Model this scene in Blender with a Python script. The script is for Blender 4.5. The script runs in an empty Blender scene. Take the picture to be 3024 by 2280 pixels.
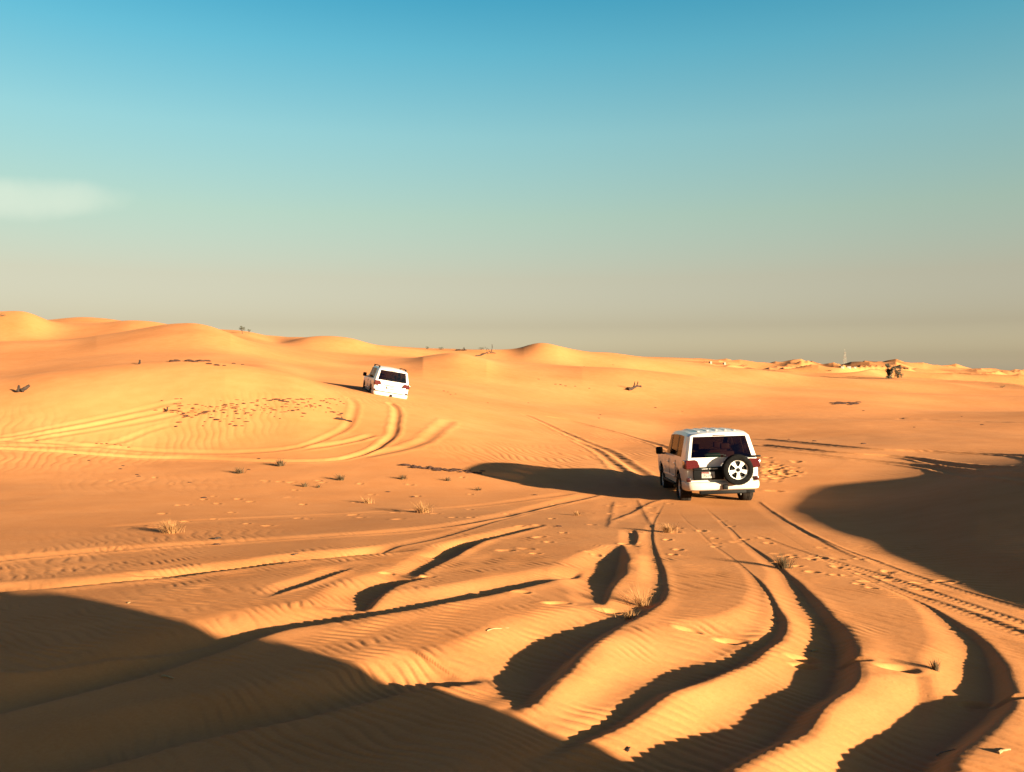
import bpy, bmesh, math, random, time
import numpy as np
from mathutils import Vector, Matrix, Euler
T0 = time.time()
SC = bpy.context.scene
COL = SC.collection
R = math.radians
F, CX, HY, ZC = 2600.0, 1512.0, 1100.0, 2.3      # lens of the photo in its pixels, eye height in metres
SUN_EL = R(10.8)
SUN_H = Vector((0.75, -0.66)).normalized()         # horizontal direction towards the sun
random.seed(7)

# ------------------------------------------------------------------ helpers
def tag(o, label=None, cat=None, group=None, kind=None):
    if label: o['label'] = label
    if cat: o['category'] = cat
    if group: o['group'] = group
    if kind: o['kind'] = kind
    return o

def empty(name, loc=(0, 0, 0), rot=None):
    o = bpy.data.objects.new(name, None); COL.objects.link(o)
    o.location = loc
    if rot: o.rotation_euler = rot
    o.empty_display_size = 0.3
    return o

def link(name, me, mat, parent=None):
    o = bpy.data.objects.new(name, me); COL.objects.link(o)
    if mat and not me.materials: me.materials.append(mat)
    if parent: o.parent = parent
    return o

def bm_obj(name, bm, mat, parent=None, smooth=True, angle=38):
    bmesh.ops.recalc_face_normals(bm, faces=bm.faces)
    if smooth:
        for f in bm.faces: f.smooth = True
        for e in bm.edges:
            if len(e.link_faces) == 2 and e.calc_face_angle(0) > R(angle): e.smooth = False
    me = bpy.data.meshes.new(name); bm.to_mesh(me); bm.free()
    return link(name, me, mat, parent)

def copy_tree(o, parent=None):
    c = o.copy(); COL.objects.link(c); c.parent = parent
    for ch in list(o.children): copy_tree(ch, c)
    return c

# ------------------------------------------------------------------ noise
def perlin(x, y, seed=0):
    x = np.asarray(x, np.float64); y = np.asarray(y, np.float64)
    xi = np.floor(x).astype(np.int64); yi = np.floor(y).astype(np.int64)
    xf = (x - xi).astype(np.float32); yf = (y - yi).astype(np.float32)
    def g(ix, iy, dx, dy):
        h = (ix * 374761393 + iy * 668265263 + seed * 1442695041) & 0xffffffff
        h = ((h ^ (h >> 13)) * 1274126177) & 0xffffffff
        h = (h ^ (h >> 16)) & 0xffff
        a = h.astype(np.float32) * np.float32(2 * math.pi / 65536)
        return np.cos(a) * dx + np.sin(a) * dy
    u = xf * xf * xf * (xf * (xf * 6 - 15) + 10); v = yf * yf * yf * (yf * (yf * 6 - 15) + 10)
    a = g(xi, yi, xf, yf); b = g(xi + 1, yi, xf - 1, yf)
    c = g(xi, yi + 1, xf, yf - 1); d = g(xi + 1, yi + 1, xf - 1, yf - 1)
    return (a + u * (b - a)) * (1 - v) + (c + u * (d - c)) * v

def sst(a, b, x):
    t = np.clip((x - a) / (b - a), 0, 1); return t * t * (3 - 2 * t)

def pchip(xk, yk, xq):
    xk = np.asarray(xk, float); yk = np.asarray(yk, float)
    h = np.diff(xk); d = np.diff(yk) / h
    m = np.zeros_like(yk)
    same = d[:-1] * d[1:] > 0
    w1 = 2 * h[1:] + h[:-1]; w2 = h[1:] + 2 * h[:-1]
    with np.errstate(divide='ignore', invalid='ignore'):
        hm = (w1 + w2) / (w1 / d[:-1] + w2 / d[1:])
    m[1:-1] = np.where(same, hm, 0); m[0] = d[0]; m[-1] = d[-1]
    i = np.clip(np.searchsorted(xk, xq) - 1, 0, len(xk) - 2)
    t = np.clip((xq - xk[i]) / h[i], 0, 1)
    t2 = t * t; t3 = t2 * t
    return (2*t3 - 3*t2 + 1) * yk[i] + (t3 - 2*t2 + t) * h[i] * m[i] + (3*t2 - 2*t3) * yk[i+1] + (t3 - t2) * h[i] * m[i+1]

# ------------------------------------------------------------------ polar grid of the ground sheet, centred under the eye
fine = np.arctan((np.arange(-170, 3200, 2.6) - CX) / F)
cl = np.linspace(-math.pi, fine[0], 120)[:-1]; cr = np.linspace(fine[-1], math.pi, 120)[1:]
TH = np.concatenate([cl, fine, cr])
def geo(a, b, q): return np.exp(np.arange(math.log(a), math.log(b), q))
RR = np.concatenate([geo(0.4, 4.2, 0.05), geo(4.2, 13, 0.0017), geo(13, 30, 0.0028), geo(30, 60, 0.0024), geo(60, 300, 0.008), geo(300, 9000, 0.022)])
NR, NT = len(RR), len(TH)
LR = np.log(RR)

# ridge and trough lines of the dunes: (column, depth in metres, row) read off the photograph, z follows from the eye height
def zl(Y, y): return ZC - (y - HY) / F * Y
LINES = [
 # plain 25 m out
 [(-800, 26, 1420), (0, 26, 1428), (500, 25, 1445), (1000, 25, 1455), (1500, 25, 1460), (2000, 25, 1464), (2500, 26, 1450), (3024, 27, 1425), (3800, 28, 1400)],
 # foot of the long slope
 [(-800, 32, 1310), (0, 32, 1325), (500, 32, 1362), (1000, 30, 1378), (1300, 29.5, 1378), (1500, 29.5, 1383), (1650, 31, 1374), (2000, 35, 1350), (2500, 37, 1338), (3024, 38, 1335), (3800, 39, 1330)],
 # its brow, the second car stands just behind
 [(-800, 46, 1128), (-300, 46, 1124), (0, 46, 1114), (103, 46, 1100), (240, 46, 1086), (412, 46, 1072), (550, 46, 1066), (690, 46, 1076), (790, 46, 1092), (863, 46, 1108), (930, 46, 1131), (1000, 46, 1151), (1072, 46, 1165), (1206, 47, 1185), (1315, 49, 1198), (1500, 55, 1217), (1641, 58, 1231), (1786, 60, 1247), (2002, 60, 1272), (2400, 56, 1278), (3024, 52, 1282), (3800, 52, 1282)],
 # shelf behind the brow
 [(-800, 57, 1122), (0, 57, 1118), (240, 57, 1096), (550, 57, 1078), (760, 57, 1080), (863, 57, 1100), (930, 57, 1119), (1020, 57, 1130), (1150, 58, 1144), (1300, 61, 1165), (1500, 67, 1188), (1800, 71, 1216), (2100, 72, 1236), (2500, 70, 1240), (3024, 68, 1246), (3800, 66, 1246)],
 [(-800, 74, 1085), (0, 74, 1072), (400, 74, 1050), (600, 74, 1045), (760, 74, 1062), (900, 74, 1088), (1000, 75, 1100), (1200, 77, 1122), (1500, 82, 1150), (1800, 87, 1172), (2100, 88, 1186), (2500, 86, 1194), (3024, 86, 1208), (3800, 86, 1208)],
 # main dune on the left, falling to the right
 [(-800, 105, 1045), (-300, 105, 1032), (0, 105, 1013), (200, 105, 1003), (330, 105, 984), (430, 105, 966), (510, 105, 954), (565, 104, 952), (620, 103, 962), (700, 102, 992), (780, 100, 1017), (900, 99, 1043), (1050, 102, 1064), (1180, 107, 1060), (1290, 112, 1046), (1345, 113, 1041), (1400, 113, 1053), (1480, 113, 1072), (1600, 113, 1084), (1807, 113, 1098), (2000, 115, 1119), (2260, 118, 1145), (2500, 116, 1158), (3024, 114, 1184), (3800, 114, 1184)],
 [(-800, 122, 1052), (0, 122, 1024), (330, 122, 1004), (570, 122, 992), (700, 120, 1004), (900, 118, 1033), (1100, 122, 1050), (1345, 128, 1062), (1600, 129, 1078), (1807, 128, 1104), (2000, 134, 1118), (2300, 138, 1136), (2500, 138, 1147), (3024, 138, 1164), (3800, 138, 1164)],
 # second row of dunes
 [(-800, 150, 960), (-300, 150, 945), (-80, 150, 926), (0, 150, 920), (65, 150, 918), (105, 150, 930), (150, 150, 956), (200, 152, 962), (300, 152, 955), (380, 152, 946), (440, 152, 949), (520, 152, 962), (640, 150, 972), (720, 150, 977), (790, 146, 1000), (822, 142, 1010), (860, 140, 1002), (900, 138, 993), (960, 138, 990), (1040, 138, 997), (1100, 140, 1014), (1180, 142, 1022), (1300, 146, 1030), (1440, 150, 1034), (1500, 155, 1037), (1540, 155, 1031), (1572, 155, 1019), (1600, 155, 1016), (1640, 155, 1025), (1700, 156, 1042), (1800, 158, 1054), (1900, 160, 1062), (2050, 162, 1076), (2250, 165, 1095), (2400, 168, 1115), (2600, 170, 1124), (3024, 175, 1140), (3800, 175, 1140)],
 [(-800, 190, 985), (0, 190, 955), (440, 190, 966), (720, 188, 992), (960, 180, 1010), (1440, 190, 1048), (1600, 195, 1040), (1900, 200, 1072), (2250, 215, 1100), (2500, 220, 1112), (2700, 220, 1118), (3024, 230, 1130), (3800, 230, 1130)],
 # far skyline
 [(-800, 260, 975), (0, 260, 960), (150, 260, 950), (190, 260, 944), (235, 260, 940), (320, 260, 944), (450, 260, 962), (720, 260, 990), (960, 270, 1010), (1440, 330, 1046), (1720, 380, 1047), (1790, 400, 1046), (1900, 420, 1058), (2100, 460, 1070), (2200, 480, 1079), (2290, 480, 1082), (2340, 480, 1076), (2400, 480, 1079), (2480, 480, 1087), (2530, 480, 1079), (2570, 480, 1074), (2620, 480, 1077), (2700, 480, 1084), (2800, 480, 1090), (2900, 480, 1097), (3024, 480, 1104), (3800, 480, 1104)],
 [(-800, 700, 1010), (0, 700, 1010), (960, 750, 1040), (1440, 800, 1070), (2000, 900, 1090), (2500, 900, 1100), (3024, 900, 1106), (3800, 900, 1106)],
]
klr, kz = [], []
ones = np.ones(NT)
front = np.cos(TH)
for r0, z0, z1 in ((0.35, 0.0, 0.0), (4.0, 0.0, 0.05), (9.0, -0.14, 0.1), (16.0, -0.57, 0.15)):
    klr.append(np.log(r0) * ones); w = sst(-0.2, 0.6, front); kz.append(z0 * w + z1 * (1 - w))
for L in LINES:
    a = [(math.atan((p - CX) / F), math.log(Y / math.cos(math.atan((p - CX) / F))), zl(Y, y)) for p, Y, y in L]
    am = (a[0][1] + a[-1][1]) / 2; zm = (a[0][2] + a[-1][2]) / 2 * 0.6
    a = [(-math.pi, am, zm)] + a + [(math.pi, am, zm)]
    t = [q[0] for q in a]
    klr.append(pchip(t, [q[1] for q in a], TH)); kz.append(pchip(t, [q[2] for q in a], TH))
klr.append(math.log(9500.0) * ones); kz.append(-12.0 * ones)
KLR = np.array(klr); KZ = np.array(kz)
gk = np.exp(-0.5 * (np.arange(-24, 25) / 8.0) ** 2); gk /= gk.sum()      # no creases along the viewing direction
for A_ in (KLR, KZ):
    for i_ in range(len(A_)): A_[i_] = np.convolve(np.pad(A_[i_], 24, mode='edge'), gk, mode='valid')
Z = np.empty((NR, NT))
for j in range(NT):
    Z[:, j] = pchip(KLR[:, j], KZ[:, j], LR)
X2 = RR[:, None] * np.sin(TH)[None, :]; Y2 = RR[:, None] * np.cos(TH)[None, :]

# the hollow on the right and the dune flank that rises out of frame
def softplus(x, k): return np.where(x > 8 * k, x, k * np.log1p(np.exp(np.clip(x / k, -30, 30))))
lipx = np.interp(Y2, [-40, -6, 2, 6, 8.9, 10.8, 14.3, 18, 25, 29, 36], [30, 12, 6.4, 5.5, 5.2, 5.0, 5.2, 5.75, 7.3, 8.8, 12])
dl = X2 - lipx
u = (X2 - 7.56) * SUN_H.x + (Y2 - 13.0) * SUN_H.y + 10.6
ur = np.clip(u, 0, None)
flank = np.where(ur < 6.0, 0.212 * ur * ur / 12.0, 0.212 * (ur - 3.0))
flank = np.where(flank > 2.6, 2.6 + 1.2 * (1 - np.exp(-np.clip(flank - 2.6, 0, 30) / 1.2)), flank)
pp = X2 * -SUN_H.y + Y2 * SUN_H.x                        # along the crest of the flank
flank = flank * sst(50, 25, pp)
fl = np.minimum(Z, -1.38 + 0.25 * sst(25, 36, Y2)) + flank * sst(54, 31, Y2)
# the flank stays under the light that grazes the brim, so the brim itself lies in the sun
LXK = ([-40, -6, 2, 6, 8.9, 10.8, 14.3, 18, 25, 29, 36], [30, 12, 6.4, 5.5, 5.2, 5.0, 5.2, 5.75, 7.3, 8.8, 12])
s_ = np.clip((X2 - 5.3) / SUN_H.x, 0, None)
for _ in range(4): s_ = 0.5 * s_ + 0.5 * np.clip((X2 - np.interp(Y2 - SUN_H.y * s_, *LXK)) / SUN_H.x, 0, 60)
cap = np.interp(Y2 - SUN_H.y * s_, [-20, 0, 9, 16, 25, 40], [0.05, 0, -.14, -.57, -1.02, -1.2]) - 0.12 + 0.187 * s_
dcap = cap - fl
fl = np.where(dcap < 0.25, fl + np.minimum(dcap, .25) - 0.25 * np.exp(np.clip((dcap - .25) / .5, -6, 0)) * 1.0, fl)
wl = sst(0.0, 1, dl / (1.75 + 0.45 * np.clip(Y2 - 13, 0, 12))) * (Y2 > -30) * sst(57, 38, RR)[:, None]
Z = Z * (1 - wl) + fl * wl
# ground under the camera car, just out of frame
Z += 0.42 * np.exp(-(((X2 - 4.3) ** 2 + (Y2 + 1.6) ** 2) / 9.0))

rr = RR[:, None] * np.ones((1, NT))
# slow undulations
Z += 0.018 * perlin(X2 / 1.9, Y2 / 1.9, 3) * sst(2.5, 5, rr) * sst(120, 60, rr) * (1 - .8 * wl)
Z += 0.07 * perlin(X2 / 7.0 + 3.1, Y2 / 7.0, 4) * sst(9, 22, rr) * sst(300, 150, rr) * (1 - .85 * wl)
Z += 0.42 * perlin(X2 / 24.0, Y2 / 17.0 + 1.7, 5) * sst(52, 75, rr)
Z += 1.35 * perlin(X2 / 42.0 + 5.3, Y2 / 27.0 + .4, 7) * sst(58, 95, rr) * (0.35 + 0.65 * sst(-0.1, 0.15, np.arctan2(X2, Y2)))
i0 = int(np.searchsorted(RR, 120.0))
xs, ys, rs = X2[i0:], Y2[i0:], rr[i0:]
rightw = 0.25 + 0.75 * sst(0.12, 0.3, np.arctan2(xs, ys))
rd = 1 - np.abs(perlin(xs / 55.0 + 0.35 * perlin(xs / 30, ys / 30, 9), ys / 38.0, 6)) * 2.4
rd2 = 1 - np.abs(perlin(xs / 30.0 + 0.4 * perlin(xs / 22, ys / 26, 12), ys / 34.0, 14)) * 2.2
Z[i0:] += 4.2 * (rd2 - 0.62) * sst(165, 230, rs) * sst(900, 500, rs) * sst(0.16, 0.3, np.arctan2(xs, ys))
Z[i0:] += 1.7 * (rd - 0.45) * sst(150, 260, rs) * sst(900, 500, rs) * rightw
Z[i0:] += 6.0 * perlin(xs / 420.0, ys / 300.0, 8) * sst(700, 1500, rs)
ZB = Z.copy()
print('base', NR, NT, round(time.time() - T0, 1))

def col_of(th): return float(np.interp(th, TH, np.arange(NT)))
def height(x, y, grid=None):
    g = Z if grid is None else grid
    r = max(math.hypot(x, y), 0.41); c = col_of(math.atan2(x, y)); q = float(np.interp(math.log(r), LR, np.arange(NR)))
    j = min(int(c), NT - 2); i = min(int(q), NR - 2); a = c - j; b = q - i
    return float((g[i, j] * (1 - a) + g[i, j+1] * a) * (1 - b) + (g[i+1, j] * (1 - a) + g[i+1, j+1] * a) * b)

def ground_at(px, py, grid=None):
    """first ground point seen through photo pixel px, py"""
    g = Z if grid is None else grid
    th = math.atan((px - CX) / F); c = col_of(th); j = min(int(c), NT - 2); a = c - j
    zc = g[:, j] * (1 - a) + g[:, j + 1] * a
    Yd = RR * math.cos(th); ray = ZC - (py - HY) / F * Yd
    k = np.nonzero((zc >= ray) & (RR > 3))[0]
    if len(k) == 0: k = [int(np.argmin(np.where(RR > 3, ray - zc, 1e9)))]
    i = int(k[0]); 
    if i == 0: r = RR[0]
    else:
        d0 = ray[i-1] - zc[i-1]; d1 = ray[i] - zc[i]; t = d0 / (d0 - d1) if d0 != d1 else 1
        t = min(max(t, 0), 1); r = RR[i-1] + (RR[i] - RR[i-1]) * t
    return Vector((r * math.sin(th), r * math.cos(th), height(r * math.sin(th), r * math.cos(th), g)))

def smooth_path(pts, step):
    P = [Vector((p.x, p.y)) for p in pts]
    P = [P[0] * 2 - P[1]] + P + [P[-1] * 2 - P[-2]]
    out = []
    for i in range(1, len(P) - 2):
        n = max(2, int((P[i+1] - P[i]).length / step))
        for k in range(n):
            t = k / n
            out.append(0.5 * ((2*P[i]) + (P[i+1]-P[i-1])*t + (2*P[i-1]-5*P[i]+4*P[i+1]-P[i+2])*t*t + (3*P[i]-P[i-1]-3*P[i+1]+P[i+2])*t**3))
    out.append(P[-2]); return out

DM = np.full((NR, NT), 1e9, np.float32); SG = np.zeros((NR, NT), np.float32); AL = np.zeros((NR, NT), np.float32)
RUT_MASK = np.zeros((NR, NT), np.float32)
def carve(px_pts, w=0.3, d=0.1, berm=0.03, taper=(0.6, 0.6), step=0.25, tread=0.0, wobble=0.22, soft=True, rm=0.0, wk=None):
    pts = [ground_at(*p, ZB) for p in px_pts]
    path = smooth_path(pts, step)
    if wk:                                               # width along the path, given at even fractions of its control points
        acc = [0.0]
        for p_, q_ in zip(pts[:-1], pts[1:]): acc.append(acc[-1] + math.hypot(q_.x - p_.x, q_.y - p_.y))
        fk = np.linspace(0, len(pts) - 1, len(wk)); sk = np.interp(fk, range(len(pts)), acc)
    reach = w * 4.0 * 1.2 * (max(wk) if wk else 1.0) if soft else w * 2.6
    s = 0.0; i_lo, i_hi, j_lo, j_hi = NR, 0, NT, 0
    for a, b in zip(path[:-1], path[1:]):
        L = (b - a).length
        if L < 1e-6: continue
        x0, x1 = min(a.x, b.x) - reach, max(a.x, b.x) + reach; y0, y1 = min(a.y, b.y) - reach, max(a.y, b.y) + reach
        cs = [(x0, y0), (x0, y1), (x1, y0), (x1, y1)]
        ths = [math.atan2(*c) for c in cs]; rs_ = [math.hypot(*c) for c in cs]
        j0 = max(int(np.searchsorted(TH, min(ths))) - 1, 0); j1 = min(int(np.searchsorted(TH, max(ths))) + 1, NT)
        k0 = max(int(np.searchsorted(RR, min(rs_) * 0.985)) - 1, 0); k1 = min(int(np.searchsorted(RR, max(rs_))) + 1, NR)
        if k1 <= k0 or j1 <= j0: s += L; continue
        sl = (slice(k0, k1), slice(j0, j1))
        dx, dy = (b.x - a.x) / L, (b.y - a.y) / L
        rx = X2[sl] - a.x; ry = Y2[sl] - a.y
        t = np.clip(rx * dx + ry * dy, 0, L)
        ex = rx - t * dx; ey = ry - t * dy
        dist = np.sqrt(ex * ex + ey * ey); sg = (ex * dy - ey * dx) * (1 if dy * SUN_H.x - dx * SUN_H.y > 0 else -1)
        m = dist < DM[sl]
        DM[sl] = np.where(m, dist, DM[sl]); SG[sl] = np.where(m, sg, SG[sl]); AL[sl] = np.where(m, s + t, AL[sl])
        i_lo, i_hi, j_lo, j_hi = min(i_lo, k0), max(i_hi, k1), min(j_lo, j0), max(j_hi, j1)
        s += L
    if i_hi <= i_lo: return
    sl = (slice(i_lo, i_hi), slice(j_lo, j_hi))
    D = DM[sl]; A = AL[sl]
    nz = perlin(X2[sl] * 1.1, Y2[sl] * 1.1, 21)
    wl_ = np.interp(A, sk, wk) if wk else 1.0
    ww = w * wl_ * (1 + wobble * nz)
    q = D / ww
    m = D < reach
    env = sst(0, max(taper[0], 1e-3), A) * sst(0, max(taper[1], 1e-3), s - A) if True else 1
    qs = np.where(SG[sl] > 0, q, -q)                     # positive towards the sun
    if soft:                                             # wind-softened: steep bank on the sun side, long gentle one opposite
        g = -d * sst(1.15, 0.3, qs) * sst(-3.6, -0.5, qs) * (1 + 0.4 * nz)
        g += berm * np.exp(-((qs - 1.4) / np.where(qs > 1.4, 0.9, 0.35)) ** 2) * (1 + 0.6 * perlin(X2[sl] * 2.3, Y2[sl] * 2.3, 22))
    else:
        g = -d * (1 - np.clip(q, 0, 1) ** 2) ** 2 * (1 + 0.35 * nz)
        g += berm * np.exp(-((q - 1.32) / 0.42) ** 2) * (1 + 0.6 * perlin(X2[sl] * 3, Y2[sl] * 3, 22))
    if tread:
        g += tread * np.sin(A * (2 * math.pi / 0.10) + 3 * np.sign(SG[sl]) * q) * (q < 0.8)
    Z[sl] += np.where(m, g * env * (wl_ ** 1.5 if wk else 1.0), 0)
    if rm: RUT_MASK[sl] = np.maximum(RUT_MASK[sl], np.where(m, rm * np.exp(-q ** 4) * env, 0))
    DM[sl] = 1e9

def dent(px, py, rx=0.16, ry=0.10, d=0.06, rim=0.025, rot=0.0):
    c = ground_at(px, py, ZB); reach = 3 * max(rx, ry)
    th = math.atan2(c.x, c.y); r = math.hypot(c.x, c.y); dt = reach / r
    j0, j1 = np.searchsorted(TH, [th - dt, th + dt]); k0, k1 = np.searchsorted(RR, [r - reach, r + reach])
    sl = (slice(k0, k1), slice(j0, j1))
    x = X2[sl] - c.x; y = Y2[sl] - c.y
    a = x * math.cos(rot) + y * math.sin(rot); b = -x * math.sin(rot) + y * math.cos(rot)
    q = np.sqrt((a / rx) ** 2 + (b / ry) ** 2) * (1 + 0.25 * perlin(X2[sl] * 7, Y2[sl] * 7, 31))
    Z[sl] += -d * np.exp(-q ** 3) + rim * np.exp(-((q - 1.5) / 0.45) ** 2)

# ---- old wind-softened ruts in the foreground
carve([(-260, 1762), (0, 1745), (450, 1705), (800, 1662), (1100, 1632), (1235, 1617)], w=0.21, d=0.105, berm=0.014, taper=(0, .8))
carve([(-250, 1700), (0, 1655), (300, 1628), (700, 1600), (1100, 1575), (1307, 1556), (1442, 1533), (1623, 1492), (1768, 1459)], w=0.14, d=0.03, berm=0.012)
carve([(300, 1560), (650, 1535), (1000, 1520), (1350, 1500), (1600, 1470), (1700, 1455)], w=0.124, d=0.0155, berm=0.00675)
carve([(1040, 1790), (1060, 1770), (1117, 1732), (1198, 1708), (1240, 1700)], w=0.19, d=0.085, berm=0.0135, taper=(.3, .4))
carve([(1190, 1706), (1225, 1688), (1325, 1640), (1411, 1597), (1524, 1569), (1600, 1550)], w=0.13, d=0.05, berm=0.009)
carve([(1318, 1642), (1345, 1618), (1390, 1602), (1430, 1590)], w=0.149, d=0.0496, berm=0.009, taper=(.15, .5))
carve([(-220, 2130), (0, 2075), (350, 1990), (560, 1925), (750, 1860), (900, 1830), (1171, 1791), (1352, 1760), (1470, 1738), (1578, 1714), (1677, 1688), (1705, 1668)], w=0.235, d=0.095, berm=0.016, taper=(0, .8), wk=(1.1, 1.1, 1.05, .9, .8, .5))
carve([(-150, 1990), (120, 1960), (330, 1920), (520, 1890), (700, 1850)], w=0.136, d=0.0186, berm=0.00675)
carve([(-150, 2330), (150, 2260), (500, 2170), (800, 2105), (1000, 2063), (1181, 2012), (1271, 1984), (1362, 1962), (1400, 1948)], w=0.22, d=0.095, berm=0.014, taper=(0, .35))
carve([(1400, 2110), (1505, 2045), (1545, 1985), (1600, 1932), (1672, 1885), (1756, 1845), (1845, 1815), (1905, 1785), (1942, 1745), (1945, 1690), (1930, 1634), (1922, 1575), (1935, 1530), (1965, 1475)], w=0.22, d=0.086, berm=0.02, taper=(.7, 2.5), wk=(.75, 1.35, 1.2, .6, .36, .2, .08))
carve([(1828, 1606), (1808, 1652), (1788, 1698), (1774, 1740), (1764, 1790)], w=0.16, d=0.062, berm=0.012, taper=(.3, .3), wk=(.35, 1.25, 1.3, .75, .5))
carve([(1862, 1562), (1868, 1590), (1860, 1615)], w=0.07, d=0.018, berm=0.009)
carve([(1450, 2260), (1640, 2155), (1800, 2065), (1905, 2010), (2005, 1975), (2110, 1932), (2200, 1890), (2262, 1848), (2278, 1812), (2268, 1770), (2245, 1728), (2205, 1685), (2150, 1640), (2080, 1585), (2020, 1530), (1995, 1490)], w=0.205, d=0.08, berm=0.016, taper=(.9, 4), wk=(.6, 1.15, 1.25, 1.1, .4, .14, .08, .06))
carve([(1500, 2450), (1700, 2375), (1860, 2300), (2010, 2240), (2150, 2170), (2285, 2080), (2385, 2010), (2435, 1945), (2438, 1882), (2415, 1826), (2372, 1765), (2330, 1712), (2290, 1672), (2224, 1622), (2176, 1583), (2118, 1530), (2070, 1485)], w=0.235, d=0.098, berm=0.018, taper=(0, 4), wk=(1.1, 1.2, 1.25, 1.1, .62, .3, .14, .08))
carve([(2650, 2390), (2650, 2290), (2668, 2212), (2740, 2155), (2832, 2100), (2892, 2055), (2906, 2008), (2900, 1950), (2878, 1900), (2815, 1846), (2735, 1790), (2668, 1758), (2560, 1712), (2430, 1650), (2300, 1570), (2200, 1500)], w=0.20, d=0.085, berm=0.016, taper=(0, 6), wk=(1.25, 1.35, 1.1, .8, .5, .12, .06, .04))
carve([(2640, 2130), (2668, 2060), (2680, 2010), (2672, 1965), (2640, 1925)], w=0.17, d=0.020, berm=0.005, taper=(.5, .5))
carve([(2400, 1640), (2555, 1700), (2685, 1752), (2787, 1785), (2880, 1818), (3024, 1873), (3200, 1930)], w=0.075, d=0.010, berm=0.004, taper=(1, 0), tread=0.001, rm=.3, wk=(.3, .6, 1, 1.2, 1.2))
carve([(2200, 1568), (2300, 1605), (2417, 1645), (2555, 1685), (2694, 1730), (2833, 1777), (3024, 1840), (3200, 1895)], w=0.07, d=0.006, berm=0.004, taper=(1, 0), tread=0.0015, rm=.3, wk=(.4, .8, 1, 1, 1))
carve([(2260, 1500), (2330, 1545), (2440, 1602), (2600, 1664), (2750, 1717), (2900, 1763), (3024, 1797), (3200, 1845)], w=0.07, d=0.008, berm=0.007, taper=(1, 0), tread=0.001, rm=.3, wk=(.1, .5, .8, .8, .8, .8))
for pts_, w_, d_ in (([(1700, 1480), (1520, 1525), (1320, 1580), (1120, 1620), (900, 1650), (600, 1680), (300, 1700)], .10, .016),
                     ([(760, 1770), (860, 1735), (960, 1700), (1040, 1672)], .10, .035)):
    carve(pts_, w=w_, d=d_, berm=d_ * .3, wk=(.4, .7, 1, 1, .9, .6))
# lighter fresh ruts that run up to the first car
carve([(2230, 1478), (2300, 1530), (2420, 1600), (2560, 1668)], w=0.08, d=0.006, berm=0.006)
carve([(1960, 1470), (1905, 1484), (1850, 1512), (1781, 1540)], w=0.136, d=0.009, berm=0.010)
carve([(1800, 1478), (1790, 1510), (1775, 1560)], w=0.11, d=0.004, berm=0.006)
carve([(1870, 1472), (1885, 1510), (1915, 1560)], w=0.10, d=0.004, berm=0.006)
# ---- ruts climbing to the second car and the turn below it
K = dict(step=0.5, soft=False)
carve([(1025, 1171), (1047, 1192), (1040, 1230), (1025, 1259), (982, 1284), (917, 1310), (845, 1326), (700, 1336), (400, 1328), (0, 1300), (-200, 1285)], w=0.23, d=0.030, berm=0.010, taper=(.3, 0), rm=.6, **K)
carve([(1148, 1188), (1170, 1208), (1167, 1255), (1159, 1284), (1134, 1306), (1101, 1328), (1040, 1348), (960, 1360), (800, 1362), (500, 1352), (0, 1325), (-200, 1312)], w=0.24, d=0.058, berm=0.014, taper=(.3, 0), rm=.6, **K)
carve([(1330, 1240), (1315, 1252), (1286, 1274), (1260, 1297), (1206, 1320), (1130, 1337), (1060, 1352)], w=0.36, d=0.036, berm=0.014, **K)
carve([(1109, 1281), (1054, 1299), (953, 1317), (880, 1328)], w=0.26, d=0.036, berm=0.016, **K)
for q in ([(-200, 1300), (0, 1292), (120, 1270), (300, 1235), (480, 1195), (560, 1180)], [(-200, 1312), (0, 1300), (200, 1270), (400, 1232), (520, 1207)],
          [(50, 1308), (260, 1272), (420, 1245), (600, 1205)], [(-100, 1318), (160, 1318), (330, 1310), (430, 1275), (520, 1250)], [(100, 1285), (300, 1250), (430, 1222)]):
    carve(q, w=0.24, d=0.02, berm=0.009, rm=.4, **K)
# ---- ruts in the middle distance
carve([(1540, 1222), (1568, 1232), (1641, 1266), (1713, 1298), (1785, 1327), (1850, 1368), (1900, 1402), (1945, 1440)], w=0.26, d=0.036, berm=0.016, **K)
carve([(1600, 1228), (1677, 1240), (1767, 1263), (1858, 1288), (1930, 1310), (2000, 1335)], w=0.26, d=0.036, berm=0.016, **K)
carve([(1700, 1300), (1760, 1330), (1800, 1360), (1840, 1400), (1860, 1440)], w=0.237, d=0.0225, berm=0.015, **K)
carve([(2243, 1296), (2520, 1322), (2760, 1335), (3024, 1347), (3250, 1357)], w=0.323, d=0.045, berm=0.03, **K)
carve([(2232, 1313), (2400, 1330), (2520, 1341), (2700, 1355), (3024, 1380), (3250, 1394)], w=0.323, d=0.054, berm=0.03, **K)
carve([(2240, 1330), (2450, 1348), (2740, 1380), (3024, 1412), (3250, 1436)], w=0.285, d=0.036, berm=0.025, **K)
carve([(2000, 1222), (2300, 1228), (2700, 1237), (3100, 1252)], w=0.57, d=0.045, berm=0.04, step=1.0)
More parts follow.
